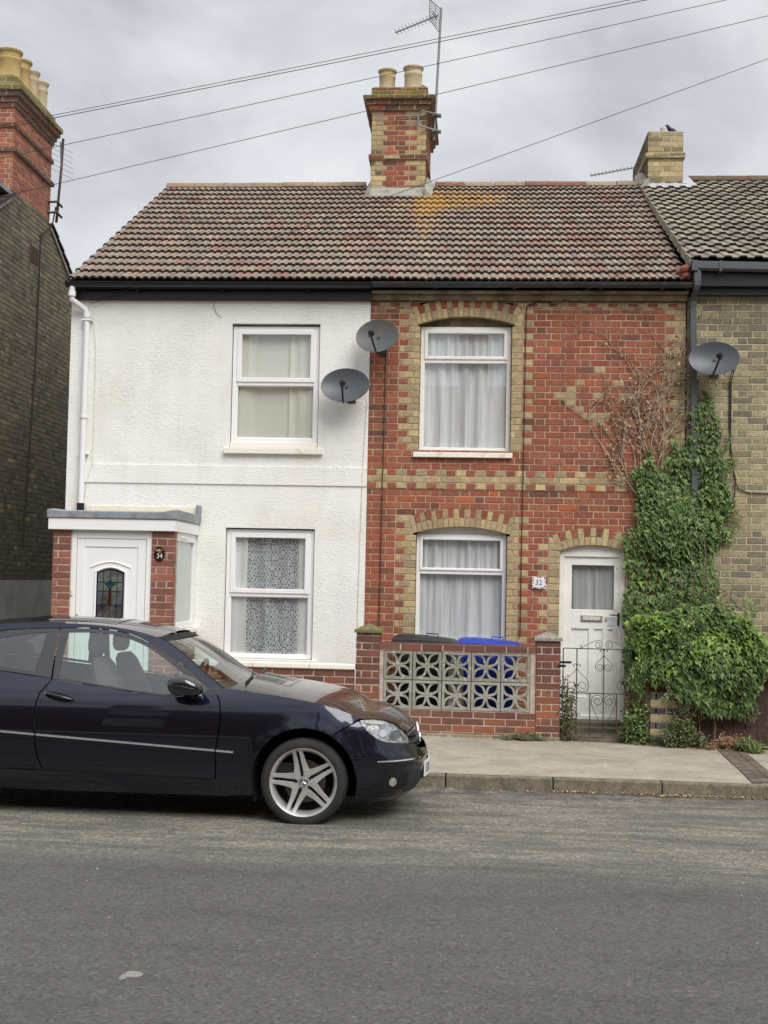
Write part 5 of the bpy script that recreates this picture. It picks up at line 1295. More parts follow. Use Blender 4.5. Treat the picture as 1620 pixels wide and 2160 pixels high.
def paint():
    m = bpy.data.materials.new('navy_paint'); m.use_nodes = True; t = m.node_tree; b = t.nodes['Principled BSDF']
    b.inputs['Base Color'].default_value = (.013, .016, .031, 1); b.inputs['Specular IOR Level'].default_value = .1; b.inputs['Metallic'].default_value = .92; b.inputs['Roughness'].default_value = .36
    b.inputs['Coat Weight'].default_value = 1; b.inputs['Coat Roughness'].default_value = .025; b.inputs['Coat IOR'].default_value = 1.55
    co = t.nodes.new('ShaderNodeTexCoord'); no = t.nodes.new('ShaderNodeTexNoise'); no.inputs['Scale'].default_value = 3; no.inputs['Detail'].default_value = 8; t.links.new(co.outputs['Object'], no.inputs['Vector'])
    mr = t.nodes.new('ShaderNodeMapRange'); mr.inputs['To Min'].default_value = .01; mr.inputs['To Max'].default_value = .10; mr.inputs['From Min'].default_value = .4; mr.inputs['From Max'].default_value = .75
    t.links.new(no.outputs['Fac'], mr.inputs['Value']); t.links.new(mr.outputs['Result'], b.inputs['Coat Roughness'])
    return m
MAT['paint'] = paint()
MAT['car_black'] = M('car_black_plastic', (.012, .012, .013), rough=.45, vary=.1)
MAT['gap'] = M('gap_black', (.004, .004, .004), rough=.9, vary=0)
MAT['tyre'] = M('tyre_rubber', (.014, .014, .014), (.028, .027, .025), scale=9, rough=.8, vary=.2, bump=.2, bscale=80)
MAT['alloy'] = M('alloy_wheel', (.62, .61, .60), (.44, .43, .41), scale=7, rough=.40, metal=.55, vary=.1)
MAT['seat'] = M('seat_fabric', (.055, .057, .062), rough=.95, vary=.2)
CAR = thing('parked_car', 'dark navy two door coupe with silver twin spoke wheels parked half on the kerb', 'car', (-2.6, CY, 0))
HE = [(-1.75, .960), (-1.61, .944), (-1.473, .924), (-1.31, .905), (-1.145, .880), (-1.03, .858), (-.926, .829), (-.85, .800), (-.785, .764)]   # bonnet edge
HF = [(-.70, .762), (-.607, .744), (-.55, .722), (-.509, .698), (-.478, .668)]        # bonnet edge above the lamp
def arcp(cx, cz, r, a0, a1, n=26): return [(cx + r * cos(radians(a0 + (a1 - a0) * k / n)), cz + r * sin(radians(a0 + (a1 - a0) * k / n))) for k in range(n + 1)]
ARC = arcp(-1.178, .315, .378, 202, -22)
SEAM = [(-.785, .757), (-.84, .728), (-.90, .695), (-.955, .660)]
fender = [(-1.822, .190), (-1.822, .50), (-1.812, .60), (-1.797, .72), (-1.800, .80), (-1.812, .87), (-1.84, .92), (-1.87, .955)]
fender += [(-1.80, .962)] + HE + SEAM[1:]
ang = math.degrees(math.atan2(.655 - .315, -.963 + 1.178))
fender += arcp(-1.178, .315, .378, ang, 200)
# order: up the rear edge, along the bonnet, down the seam, over the arch back to the sill
def add(name, poly, mat, d=.0022, off=0, both=True, parent=CAR, step=.035, rim=.014, **kw):
    o = side_patch(shrink(poly, d) if d else poly, off, step=step, rim=rim).build(name, mat, parent, smooth=True, **kw)
    if both: side_patch(shrink(poly, d) if d else poly, off, step=step * 1.6, rim=rim, mirror=True).build(name, mat, parent, smooth=True, **kw)
    return o
add('wing', fender, 'paint')
door = [(-1.878, .955), (-1.846, .915), (-1.818, .868), (-1.806, .80), (-1.803, .72), (-1.818, .60), (-1.828, .50), (-1.828, .306), (-2.4, .315), (-3.114, .328), (-3.155, .42), (-3.172, .50), (-3.190, .62), (-3.190, .72), (-3.186, .82), (-3.170, .890), (-3.13, .94), (-3.096, .990), (-2.8, .955), (-2.5, .918), (-2.235, .889), (-2.0, .902), (-1.93, .925)]
DR = add('door', door, 'paint')
sill = [(-1.560, .195), (-1.5625, .295), (-2.4, .310), (-3.115, .323), (-3.515, .330), (-3.515, .180), (-2.6, .174), (-1.75, .176)]
add('sill_panel', sill, MAT['paint'])
quarter = [(-3.120, .328), (-3.52, .330)] + arcp(-3.895, .315, .378, 178, 10)[::-1][:0] + arcp(-3.895, .315, .378, 2, 178, 24) + [(-4.30, .26), (-4.6, .24), (-4.78, .30), (-4.82, .5), (-4.81, .72), (-4.78, .90), (-4.70, 1.00), (-4.5, 1.045), (-4.2, 1.06), (-3.9, 1.075), (-3.7, 1.06), (-3.5, 1.038), (-3.3, 1.015), (-3.100, .992), (-3.135, .944), (-3.176, .892), (-3.193, .82), (-3.197, .72), (-3.197, .62), (-3.179, .50), (-3.160, .42)]
add('rear_wing', quarter, 'paint', step=.05)
# bumper and nose
nose_up = [(-.955, .655), (-.90, .690), (-.84, .722), (-.79, .748), (-.765, .722), (-.735, .688), (-.70, .655), (-.66, .625), (-.62, .603), (-.56, .588), (-.50, .578), (-.44, .566), (-.42, .560)]
bump = [(-.80, .165)] + arcp(-1.178, .315, .378, -18, ang)[1:] + nose_up[0:] + [(-.395, .550), (-.375, .530), (-.352, .512)]
lowl = [(-.3245, .50), (-.306, .46), (-.305, .43), (-.312, .38), (-.33, .31), (-.345, .262), (-.39, .20), (-.43, .172), (-.5, .150), (-.6, .150), (-.7, .158)]
add('bumper', bump + lowl, 'paint', d=.002, step=.03)
# headlamp
lamp = [(-.785, .752), (-.755, .759), (-.69, .758), (-.607, .741), (-.55, .718), (-.509, .693), (-.478, .663), (-.452, .625), (-.436, .590), (-.432, .566), (-.50, .572), (-.56, .582), (-.62, .597), (-.66, .618), (-.70, .648), (-.735, .682), (-.765, .716)]
for s in (0, 1):
    lb = side_patch(shrink(lamp, .002), -.035, step=.02, mirror=bool(s), rim=0).build('headlight', M('lamp_bowl', (.62, .62, .62), (.12, .12, .12), scale=22, thr=(.45, .6), rough=.2, metal=.6, vary=.4, vscale=70, bump=.5, bscale=40) if not s else bpy.data.materials['lamp_bowl'], CAR, smooth='all')
    side_patch(shrink(lamp, .003), .001, step=.02, mirror=bool(s), rim=.02).build('lens', MAT.setdefault('lens', glass_mat('lamp_lens', (.9, .92, .92), base=.14)), lb, smooth=True)
    for (cx_, cz_, r) in ((-.615, .655, .030), (-.53, .632, .038)):
        q = [(cx_ + r * cos(a), cz_ + r * .95 * sin(a)) for a in [2 * pi * k / 16 for k in range(16)]]
        side_patch(q, -.024, step=.02, mirror=bool(s), rim=.01).build('reflector', 'chrome' if cx_ < -.56 else MAT.setdefault('dark_lens', M('dark_lens', (.04, .045, .045), rough=.08)), lb, smooth=True)
    q = [(-.755, .748), (-.69, .748), (-.61, .73), (-.62, .715), (-.70, .725), (-.745, .732)]
    side_patch(q, -.018, step=.02, mirror=bool(s), rim=.01).build('indicator', MAT.setdefault('amber', M('pale_lens', (.45, .43, .38), rough=.2)), lb, smooth=True)
# grille: black recess, slats and round star badge
gr_o = [(-.470, .664), (-.445, .625), (-.428, .585), (-.424, .562), (-.40, .552), (-.37, .535), (-.352, .518), (-.40, .64), (-.41, .665), (-.425, .690)]
m = MB()
for s in (1, -1):
    rows = []
    for z in frange(.515, .70, 8):
        xt = smooth_tab(XT, z) - .030; rows.append([(xt - .10 * (v ** 2.2), CY - s * v * .36, z) for v in frange(0, 1, 8)])
    m.ring(rows, closed=False, caps=False)
GR = m.build('grille', 'gap', CAR, smooth='all')
for z in (.553, .602, .650):
    m = MB()
    for v0, v1 in zip(frange(-1, 1, 20)[:-1], frange(-1, 1, 20)[1:]):
        f = lambda v, dz, dx: (smooth_tab(XT, z) - .006 - .10 * abs(v) ** 2.2 + dx, CY + v * (.345 - (z - .55) * .1), z + dz)
        m.ring([[f(v, .011, -.03), f(v, .006, 0), f(v, -.009, .004), f(v, -.013, -.03)] for v in (v0, v1)], caps=False)
    m.build('slat', M('grille_slat', (.10, .105, .11), rough=.25, metal=.6) if z < .56 else bpy.data.materials['grille_slat'], GR)
m = MB(); bz, bxx = .600, -.378
m.tube([(bxx + .012 * cos(a + pi / 2) , CY + .072 * cos(a), bz + .072 * sin(a)) for a in [2 * pi * k / 28 for k in range(28)]], .009, 8, loop=True)
for a in (90, 210, 330): m.ring([[(bxx - .004, CY + .008 * cos(radians(a + 90)) * s, bz + .008 * sin(radians(a + 90)) * s) for s in (-1, 1)] + [(bxx + .006, CY, bz)], [(bxx - .002, CY + 0.068 * cos(radians(a)) - .001 * s, bz + .068 * sin(radians(a))) for s in (-1, 1)] + [(bxx + .002, CY + .068 * cos(radians(a)), bz + .068 * sin(radians(a)))]])
m.build('badge', 'chrome', GR)
# number plate
m = MB()
PLX = lambda y: -.297 - .35 * (y - CY) ** 2
ys_ = frange(-.26, .26, 12)
m.ring([[(PLX(CY + y), CY + y, .29), (PLX(CY + y) + .008, CY + y, .29), (PLX(CY + y) + .008, CY + y, .405), (PLX(CY + y), CY + y, .405)] for y in ys_])
NP = m.build('number_plate', M('plate_white', lin(226, 228, 228), rough=.4, vary=.02), CAR)
t_ = text('EO08', 'plate_text', NP, 0, 0, 0, .098, 'car_black', rotz=0, sx=.78, align='LEFT')
me = t_.data; offp = Vector(CAR.location)
for v in me.vertices:
    w_ = v.co + offp; yy_ = CY - .235 + w_.x; v.co = Vector((PLX(yy_) + .0095 + w_.y * -.2, yy_, .347 + w_.z)) - offp
m = MB(); m.box(-.36, -.328, CY - .25, CY + .25, .275, .42); m.build('plate_holder', 'car_black', CAR)
# chrome strip on the bumper, flank strip and moulding
def strip(name, pts, w, off, mat, both=True, parent=CAR):
    for s in ([0, 1] if both else [0]):
        m = MB(); sg = -1 if s else 1; rings = []
        P = resample_line(pts, .04)
        for x, z in P:
            y = lambda zz, o: CY - sg * (wid(x, zz) + o)
            rings.append([(x, y(z - w, -.002), z - w), (x, y(z - w * .6, off), z - w * .6), (x, y(z + w * .6, off), z + w * .6), (x, y(z + w, -.002), z + w)])
        m.ring(rings, caps=True); m.build(name, mat, parent, smooth=True)
def resample_line(pts, step):
    o = []
    for p, q in zip(pts[:-1], pts[1:]):
        l = sqrt((p[0] - q[0]) ** 2 + (p[1] - q[1]) ** 2); n = max(1, int(l / step))
        o += [(p[0] + (q[0] - p[0]) * k / n, p[1] + (q[1] - p[1]) * k / n) for k in range(n)]
    return o + [pts[-1]]
strip('bumper_strip', [(-.645, .455), (-.55, .4545), (-.46, .454), (-.40, .4535), (-.345, .453)], .006, .007, 'chrome')
strip('moulding', [(-1.700, .486), (-1.80, .492), (-1.822, .4935)], .027, .010, 'paint'); strip('moulding', [(-1.832, .494), (-2.4, .525), (-3.172, .567)], .027, .010, 'paint', parent=DR); strip('moulding', [(-3.185, .568), (-3.50, .585)], .027, .010, 'paint')
strip('trim_strip', [(-1.695, .503), (-1.822, .511)], .0085, .016, 'chrome'); strip('trim_strip', [(-1.832, .5115), (-2.4, .543), (-3.172, .586)], .0085, .016, 'chrome', parent=DR); strip('trim_strip', [(-3.186, .587), (-3.50, .605)], .0085, .016, 'chrome')
# greenhouse
drip = [(-3.12, 1.366), (-3.0, 1.371), (-2.91, 1.371), (-2.78, 1.366), (-2.661, 1.355), (-2.56, 1.334), (-2.47, 1.303), (-2.39, 1.267), (-2.299, 1.219), (-2.2, 1.164), (-2.106, 1.108), (-2.0, 1.032), (-1.915, .965)]
wsn = [(-2.338, 1.312), (-2.27, 1.283), (-2.211, 1.245), (-2.08, 1.158), (-1.951, 1.058), (-1.86, .995), (-1.782, .945)]
rail = [(-4.45, 1.215), (-4.2, 1.30), (-3.9, 1.352), (-3.565, 1.385), (-3.4, 1.396), (-3.2, 1.400), (-3.0, 1.399), (-2.85, 1.394), (-2.7, 1.382), (-2.56, 1.363), (-2.44, 1.338), (-2.338, 1.312)]
gl_d = [(-3.035, 1.330), (-2.85, 1.336), (-2.70, 1.326), (-2.60, 1.308), (-2.511, 1.279), (-2.44, 1.252), (-2.376, 1.222), (-2.30, 1.178), (-2.229, 1.132), (-2.16, 1.087), (-2.10, 1.043), (-2.086, 1.022), (-2.085, .99), (-2.10, .920), (-2.24, .905), (-2.5, .932), (-2.8, .968), (-3.058, 1.000), (-3.05, 1.15)]
gl_q = [(-3.205, 1.328), (-3.3, 1.322), (-3.42, 1.308), (-3.53, 1.284), (-3.66, 1.245), (-3.80, 1.18), (-3.88, 1.13), (-3.85, 1.10), (-3.7, 1.09), (-3.5, 1.066), (-3.35, 1.048), (-3.250, 1.037), (-3.228, 1.15)]
# frame pieces: A pillar + roof rail (body colour), black window surround, B pillar
pil = [(-1.875, .957)] + drip[::-1] + [(-3.3, 1.358), (-3.5, 1.345), (-3.75, 1.305), (-3.95, 1.235), (-4.08, 1.15), (-4.12, 1.075), (-4.2, 1.064), (-4.5, 1.05), (-4.7, 1.0), (-4.62, 1.09), (-4.52, 1.17)] + rail + wsn[1:] + [(-1.80, .957)]
side_patch(pil, 0, step=.03, rim=.012).build('roof_rail', 'paint', CAR, smooth=True); side_patch(pil, 0, step=.05, rim=.012, mirror=True).build('roof_rail', 'paint', CAR, smooth=True)
def band(outer, inner, name, mat, off, parent=CAR):
    for s in (False, True):
        pa = resample(outer, .03); pb = resample(inner, .03); m = MB()
        n = len(pa); sg = -1 if s else 1
        P = lambda p, o=0: (p[0], CY - sg * (wid(*p) + off + o), p[1])
        # stitch both outlines with CDT
        allp = [Vector(p) for p in pa + pb]; e = [(i, (i + 1) % n) for i in range(n)] + [(n + i, n + (i + 1) % len(pb)) for i in range(len(pb))]
        v_, _, f_, *_ = geometry.delaunay_2d_cdt(allp, e, [], 1, 1e-5)
        m.v += [P((v.x, v.y)) for v in v_]
        for f in f_:
            c = sum((Vector(v_[k]) for k in f), Vector((0, 0))) / len(f)
            if inside(c, pa) and not inside(c, pb): m.f.append(tuple(f) if not s else tuple(f[::-1])); m.c.append((1, 1, 1))
        m.build(name, mat, parent, smooth='all')
surr_d = [(-1.895, .955), (-1.93, .930), (-2.0, .908), (-2.235, .892), (-2.5, .922), (-2.8, .958), (-3.099, .993), (-3.105, 1.15), (-3.107, 1.362)] + [(x + .004, z - .006) for x, z in drip[1:]]
band(surr_d, gl_d, 'window_frame', MAT.setdefault('frame_dark', M('window_rubber', (.035, .036, .042), rough=.4, vary=.1)), -.006, DR)
surr_q = [(-3.112, .996), (-3.3, 1.019), (-3.5, 1.042), (-3.7, 1.064), (-3.9, 1.079), (-4.11, 1.078), (-4.07, 1.15), (-3.945, 1.23), (-3.745, 1.300), (-3.5, 1.340), (-3.3, 1.353), (-3.118, 1.362), (-3.115, 1.15)]
band(surr_q, gl_q, 'quarter_frame', MAT['frame_dark'], -.006)
for s in (False, True):
    side_patch(gl_d, -.010, step=.06, rim=0, mirror=s).build('side_window', 'car_glass', DR, smooth='all')
    side_patch(gl_q, -.010, step=.06, rim=0, mirror=s).build('quarter_window', 'car_glass', CAR, smooth='all')
# roof, windscreen, bonnet, rear
def loft(sections, name, mat, nv=16, crown=lambda i: .04, bow=lambda i: 0, parent=CAR, pw=2, vr=(-1, 1)):
    m = MB(); rows = []
    for i, (x, z) in enumerate(sections):
        w_ = wid(x, z); rows.append([(x + bow(i) * (1 - abs(v) ** 2.2), CY - v * w_, z + crown(i) * (1 - abs(v) ** pw)) for v in frange(vr[0], vr[1], nv)])
    m.ring(rows, closed=False, caps=False); return m.build(name, mat, parent, smooth='all')
loft(rail, 'roof', 'paint', 20, crown=lambda i: .035, bow=lambda i: .0 if i < 8 else (i - 7) * .012)
loft([(x, z) for x, z in rail[4:9]], 'sunroof', MAT.setdefault('roofglass', M('roof_glass', (.006, .006, .007), rough=.05)), 20, crown=lambda i: .0375 + .003, vr=(-.78, .78))
loft(wsn, 'windscreen', 'car_glass', 20, crown=lambda i: .015 - .004 * i * .3, bow=lambda i: .050 + i * .018)
W0 = [(x - .004, z + .004) for x, z in wsn]
for v0, v1 in ((-1.0, -.965), (.965, 1.0)):
    loft(W0, 'windscreen_seal', 'gap', 2, crown=lambda i: .016, bow=lambda i: .050 + i * .018, vr=(v0, v1))
loft(wsn[:2], 'windscreen_band', 'gap', 20, crown=lambda i: .018, bow=lambda i: .052 + i * .018)
hd = HE + HF + [(-.452, .636)]
nH = len(hd)
loft([(-1.752, .962)] + hd[1:], 'bonnet', 'paint', 24, crown=lambda i: .052 - .030 * (i / nH) ** 2, bow=lambda i: .115 * (1 - i / nH) ** 3 + .05 * max(0, (i - nH + 6) / 6) ** 1.5, pw=2.4)
loft([(-1.85, .935), (-1.70, .925), (-1.58, .92)], 'cowl', 'gap', 16, crown=lambda i: .035, bow=lambda i: .11)
for v0, x0_ in ((-.45, 0), (.42, 0)):
    m = MB(); P0 = Vector((-1.655, CY - v0 * .7 - .30, .995)); P1 = Vector((-1.70, CY - v0 * .7 + .30, 1.025))
    m.tube([tuple(P0 + Vector((0, 0, -.04))), tuple(P0), tuple(P0.lerp(P1, .5) + Vector((.02, 0, .01))), tuple(P1)], .010, 6); m.build('wiper', 'car_black', CAR)
# bonnet lip: closes the front edge down to the grille
m = MB(); a = hd[-1]; w_ = wid(*a)
r0 = [(a[0] + .05 * (1 - abs(v) ** 2.2), CY - v * w_, a[1] + .022 * (1 - abs(v) ** 2.4)) for v in frange(-1, 1, 24)]
m.ring([r0, [(x + .008, y, z - .016) for x, y, z in r0], [(x - .02, y, z - .022) for x, y, z in r0]], closed=False, caps=False); m.build('bonnet_lip', 'paint', CAR, smooth='all')
loft([(-4.45, 1.215), (-4.55, 1.15), (-4.64, 1.085), (-4.70, 1.0)], 'rear_window', 'car_glass', 14, crown=lambda i: .035)
m = MB()
rows = [[(-4.82 + .10 * 0 - .05 * (1 - v * v), CY - v * wid(-4.80, z), z) for v in frange(-1, 1, 12)] for z in (.25, .4, .6, .8, .95, 1.0)]; m.ring(rows, closed=False, caps=False); m.build('rear_bumper', 'paint', CAR, smooth='all')
for s in (-1, 1): bx('tail_light', M('tail_red', (.25, .01, .01), rough=.15) if s < 0 else bpy.data.materials['tail_red'], CAR, (-4.87, -4.80, CY + s * .50 - .1, CY + s * .50 + .1, .72, .90), bevel=.02)
# underbody, wheel housings
m = MB(); m.box(-3.5, -1.60, CY - .76, CY + .76, .19, .33); m.box(-4.7, -4.3, CY - .70, CY + .70, .26, .6); m.box(-.80, -.48, CY - .5, CY + .5, .19, .50); m.box(-3.5, -1.6, CY - .80, CY + .80, .33, .45)
m.build('underbody', 'gap', CAR)
for wx in (-1.178, -3.895):
    for s in (-1, 1):
        m = MB(); ya = CY + s * .835; yb = CY + s * .45
        P = arcp(wx, .315, .392, 205, -25, 24)
        m.ring([[(x, ya, z) for x, z in P], [(x, yb, z) for x, z in P]], closed=False, caps=False)
        m.poly([(x, yb, z) for x, z in P]); m.build('wheel_housing', 'gap', CAR, smooth='all')
# wheels
def wheel(x, s, z0=0, flat=0):
    yo = CY + s * .857; f = -s          # f: direction into the car
    r = .318; zc = z0 + r - .004
    m = MB(); n = 56
    prof = [(.245, .0), (.250, -.004), (.262, -.007), (.285, -.006), (.303, .004), (.312, .018), (.3165, .03), (.318, .06), (.318, .165), (.3165, .195), (.305, .215), (.285, .225), (.245, .22)]
    rings = []
    for rr, h in prof:
        ring = []
        for j in range(n):
            a = 2 * pi * j / n; px, pz = rr * cos(a), rr * sin(a); bul = 0
            if pz < -.255: bul = (-.255 - pz); pz = max(pz, -.318 + .0) if not flat else max(pz, -.300)
            yy = h - (.010 * max(0, bul / .05) if h < .1 else 0) * (1 if flat else .4)
            ring.append((x + px, yo + f * yy, (z0 + .300 if flat else zc) + pz + (.0 if not flat else 0)))
        rings.append(ring)
    m.ring(rings, caps=False); zc = z0 + .300 if flat else zc
    WHL = m.build('wheel', 'tyre', CAR, smooth=True)
    # tread grooves and letters ring
    m = MB()
    for k in range(72):
        a = 2 * pi * k / 72
        if sin(a) < -.85 and flat: continue
        m.tube([(x + .3095 * cos(a), yo + f * .010, zc + .3095 * sin(a)), (x + .3188 * cos(a), yo + f * .045, zc + .3188 * sin(a))], .0016, 4)
    m.build('tread_grooves', 'gap', WHL)
    m = MB(); m.lathe([(.232, .20), (.222, .16), (.216, .06), (.226, .02), (.236, .004), (.246, -.006), (.249, -.002), (.249, .01)] if f > 0 else [(.232, -.20), (.222, -.16), (.216, -.06), (.226, -.02), (.236, -.004), (.246, .006), (.249, .002), (.249, -.01)], (x, yo, zc), axis='y', n=64)
    rim_ = m.build('rim', 'alloy', WHL, smooth=True)
    m = MB(); rot = radians(103)
    for k in range(5):
        a = rot + 2 * pi * k / 5
        for sd in (-1, 1):
            rows = []
            for t in frange(0, 1, 7):
                rr = .052 + t * .186; half = .0148 + .004 * (1 - t) ; cen = sd * (.0245 + .006 * (1 - t) ** 2); yy = .028 - .020 * t + .012 * sin(pi * t)
                ext = .020 * (1 - t) ** 3
                w0, w1 = cen - half - (ext if sd < 0 else 0), cen + half + (ext if sd > 0 else 0)
                pt = lambda u, y: (x + rr * cos(a) - u * sin(a), yo + f * y, zc + rr * sin(a) + u * cos(a))
                rows.append([pt(w0, yy + .022), pt(w0 + .001, yy + .004), pt(w0 + .004, yy), pt(w1 - .004, yy), pt(w1 - .001, yy + .004), pt(w1, yy + .022)])
            m.ring(rows)
        # web between neighbouring spokes near the hub
        a2 = a + pi / 5; q = []
        for (rr, aa) in ((.04, a + .3), (.088, a + .30), (.076, a2), (.088, a + 2 * pi / 5 - .30), (.04, a + 2 * pi / 5 - .3)): q.append((rr * cos(aa), rr * sin(aa)))
        m.ring([[(x + u, yo + f * .030, zc + v) for u, v in q], [(x + u, yo + f * .052, zc + v) for u, v in q]])
    m.lathe([(.0, .028 * f), (.058, .028 * f), (.062, .034 * f), (.06, .06 * f)], (x, yo, zc), axis='y', n=30)
    m.build('spokes', 'alloy', WHL, smooth=True, bevel=0)
    m = MB()
    for k in range(5):
        a = rot + 2 * pi * k / 5; m.lathe([(.0, .0265 * f), (.0115, .0265 * f), (.0115, .03 * f)], (x + .054 * cos(a), yo, zc + .054 * sin(a)), axis='y', n=12)
    m.build('bolt_holes', 'gap', WHL)
    m = MB(); m.lathe([(0, .017 * f), (.024, .018 * f), (.034, .022 * f), (.036, .03 * f)], (x, yo, zc), axis='y', n=28); hc = m.build('hub_cap', MAT.setdefault('hub', M('hub_grey', (.20, .21, .23), rough=.3, metal=.6)), WHL, smooth=True)
    m = MB(); m.tube([(x + .029 * cos(a), yo + f * .0185, zc + .029 * sin(a)) for a in [2 * pi * k / 24 for k in range(24)]], .0016, 5, loop=True)
    for a in (90, 210, 330):
        a = radians(a); m.ring([[(x - .004 * sin(a) * q, yo + f * .0175, zc + .004 * cos(a) * q) for q in (-1, 1)] + [(x, yo + f * .0145, zc)], [(x + .029 * cos(a), yo + f * .018, zc + .029 * sin(a) + q * .0002) for q in (-1, 1)] + [(x + .029 * cos(a), yo + f * .017, zc + .029 * sin(a))]])
    m.build('star_emblem', 'chrome', WHL)
    m = MB(); m.lathe([(.03, .09 * f), (.155, .09 * f), (.155, .11 * f)], (x, yo, zc), axis='y', n=40); m.build('brake_disc', M('disc_steel', (.18, .16, .14), (.10, .07, .05), scale=20, rough=.4, metal=.8), WHL)
    m = MB(); m.lathe([(0, .16 * f), (.22, .16 * f), (.24, .21 * f)], (x, yo, zc), axis='y', n=30); m.box(x - .20, x - .07, min(yo + f * .05, yo + f * .13), max(yo + f * .05, yo + f * .13), zc + .02, zc + .13); m.build('hub_back', 'gap', WHL)
wheel(-1.178, -1, 0, flat=1); wheel(-3.895, -1, 0)
wheel(-1.178, 1, 0.125); wheel(-3.895, 1, 0.125)
# door mirror
def blob(c, r, name, mat, parent, n=24, k=14, e=2.4, shape=lambda p: p):
    m = MB(); rings = []
    for i in range(k + 1):
        ph = -pi / 2 + pi * i / k; rr = max(.001, cos(ph)) ** (2 / e) ; zz = math.copysign(abs(sin(ph)) ** (2 / e), sin(ph))
        rings.append([tuple(Vector(c) + Vector(shape(Vector((r[0] * zz, r[1] * rr * math.copysign(abs(cos(t)) ** (2 / e), cos(t)), r[2] * rr * math.copysign(abs(sin(t)) ** (2 / e), sin(t))))))) for t in [2 * pi * j / n for j in range(n)]])
    m.ring(rings); return m.build(name, mat, parent, smooth='all')
for s in (-1, 1):
    c = (-2.045, CY + s * .935, .985)
    mi = blob(c, (.135, .085, .078), 'mirror', MAT.setdefault('gloss_black', M('gloss_black', (.008, .008, .010), rough=.08, coat=1, vary=0)), CAR, shape=lambda p: (p.x, p.y, p.z * (1 - .35 * (p.x / .135) * (1 if p.x > 0 else .15)) - .22 * max(0, p.x)))
    m = MB(); m.tube([(-1.99, CY + s * .80, .90), (-1.98, CY + s * .87, .918), (-1.99, CY + s * .93, .935)], [.04, .035, .045], 12); m.build('mirror_arm', 'gloss_black', mi, smooth=True)
    m = MB(); m.tube([(-2.17, CY + s * 1.005, .99), (-2.06, CY + s * 1.022, .985), (-1.97, CY + s * 1.012, .965)], .0035, 5); m.build('mirror_indicator', 'car_black', mi)
# door handles
for s in (-1, 1):
    el_ = [( -3.02 + .122 * cos(a), .863 - .012 * cos(a) * 2.0 + .030 * sin(a)) for a in [2 * pi * k / 24 for k in range(24)]]
    side_patch(el_, .0035, step=.03, mirror=s > 0, rim=0).build('handle_recess', 'gap', DR, smooth='all')
    m = MB(); P = [(-3.13, .888), (-3.10, .885), (-3.02, .869), (-2.95, .855), (-2.915, .845)]
    m.tube([(x, CY + s * (wid(x, z) + o), z) for (x, z), o in zip(P, (.002, .020, .028, .022, .002))], [.010, .013, .013, .013, .008], 10); h = m.build('handle', 'paint', DR, smooth=True)
    m = MB(); m.lathe([(0, .0), (.009, .0), (.010, .004)], (-3.125, CY + s * (wid(-3.125, .886) + .015), .887), axis='y', n=12); m.build('lock', 'chrome', h)
# fog lamp, lower intake
for s in (-1, 1):
    q = [(-.60 + .0, .345), (-.49, .36), (-.42, .365), (-.40, .35), (-.43, .27), (-.47, .235), (-.56, .24), (-.60, .27)]
    side_patch(q, .002, step=.02, mirror=s > 0, rim=0).build('fog_recess', 'gap', CAR, smooth='all')
    q = [(-.535 + .026 * cos(a), .298 + .034 * sin(a)) for a in [2 * pi * k / 16 for k in range(16)]]
    side_patch(q, .008, step=.015, mirror=s > 0, rim=.008).build('fog_light', MAT.setdefault('fog', M('fog_glass', (.35, .34, .30), rough=.15)), CAR, smooth=True)
    q = [(-.415, .372), (-.36, .372), (-.325, .33), (-.345, .262), (-.39, .205), (-.47, .200), (-.44, .27)]
    side_patch(q, .003, step=.02, mirror=s > 0, rim=0).build('lower_grille', MAT.setdefault('mesh', M('mesh_grille', (.02, .022, .024), rough=.6, bump=.6, bscale=200)), CAR, smooth='all')
strip('bumper_lip', [(-.66, .185), (-.58, .178), (-.49, .178)], .008, .008, 'paint')
strip('bumper_crease', [(-.835, .483), (-.72, .482), (-.64, .481), (-.5, .478), (-.40, .474)], .003, .003, 'gap')
strip('sill_line', [(-1.62, .298), (-2.4, .312), (-3.15, .327)], .0025, .0015, 'gap')
# interior
m = MB(); m.box(-3.9, -1.95, CY - .66, CY + .66, .45, .50); m.box(-2.12, -1.85, CY - .66, CY + .66, .5, .90); m.box(-4.2, -3.8, CY - .66, CY + .66, .45, .98); m.box(-3.05, -2.2, CY - .69, CY - .67, .45, .86); m.box(-3.05, -2.2, CY + .67, CY + .69, .45, .86)
m.build('interior', 'seat', CAR, bevel=.02)
def seat(x, y, head=True, w=.25, h=.62, lean=.22):
    m = MB(); rows = []
    for t, ww, th in ((0, .9, .09), (.3, 1, .11), (.7, .98, .09), (.92, .8, .07), (1.0, .6, .04)):
        cx_ = x - lean * t; z = .52 + h * t; rows.append([(cx_ + th * cos(a), y + w * ww * math.copysign(abs(sin(a)) ** .7, sin(a)), z) for a in [2 * pi * k / 14 for k in range(14)]])
    m.ring(rows); m.box(x - .05, x + .46, y - w * .95, y + w * .95, .45, .60); s_ = m.build('seat', 'seat', CAR, smooth=True, bevel=.02)
    if head: blob((x - lean - .03, y, .52 + h + .095), (.055, .135, .085), 'headrest', 'seat', s_, e=3)
for y in (CY - .36, CY + .36): seat(-2.62, y)
for y in (CY - .35, CY + .35): seat(-3.45, y, w=.27, h=.50, lean=.2)
m = MB(); m.tube([(-2.20 + .05 * sin(a), CY - .36 * -1 + .18 * cos(a), .93 + .165 * sin(a)) for a in [2 * pi * k / 24 for k in range(24)]], .014, 8, loop=True); m.tube([(-2.20, CY + .36, .92), (-2.05, CY + .36, .85)], .03, 8); m.build('steering_wheel', 'car_black', CAR, smooth='all')
m = MB(); m.box(-2.33, -2.29, CY - .12, CY + .12, 1.22, 1.28); m.build('rear_view_mirror', 'car_black', CAR, bevel=.01)

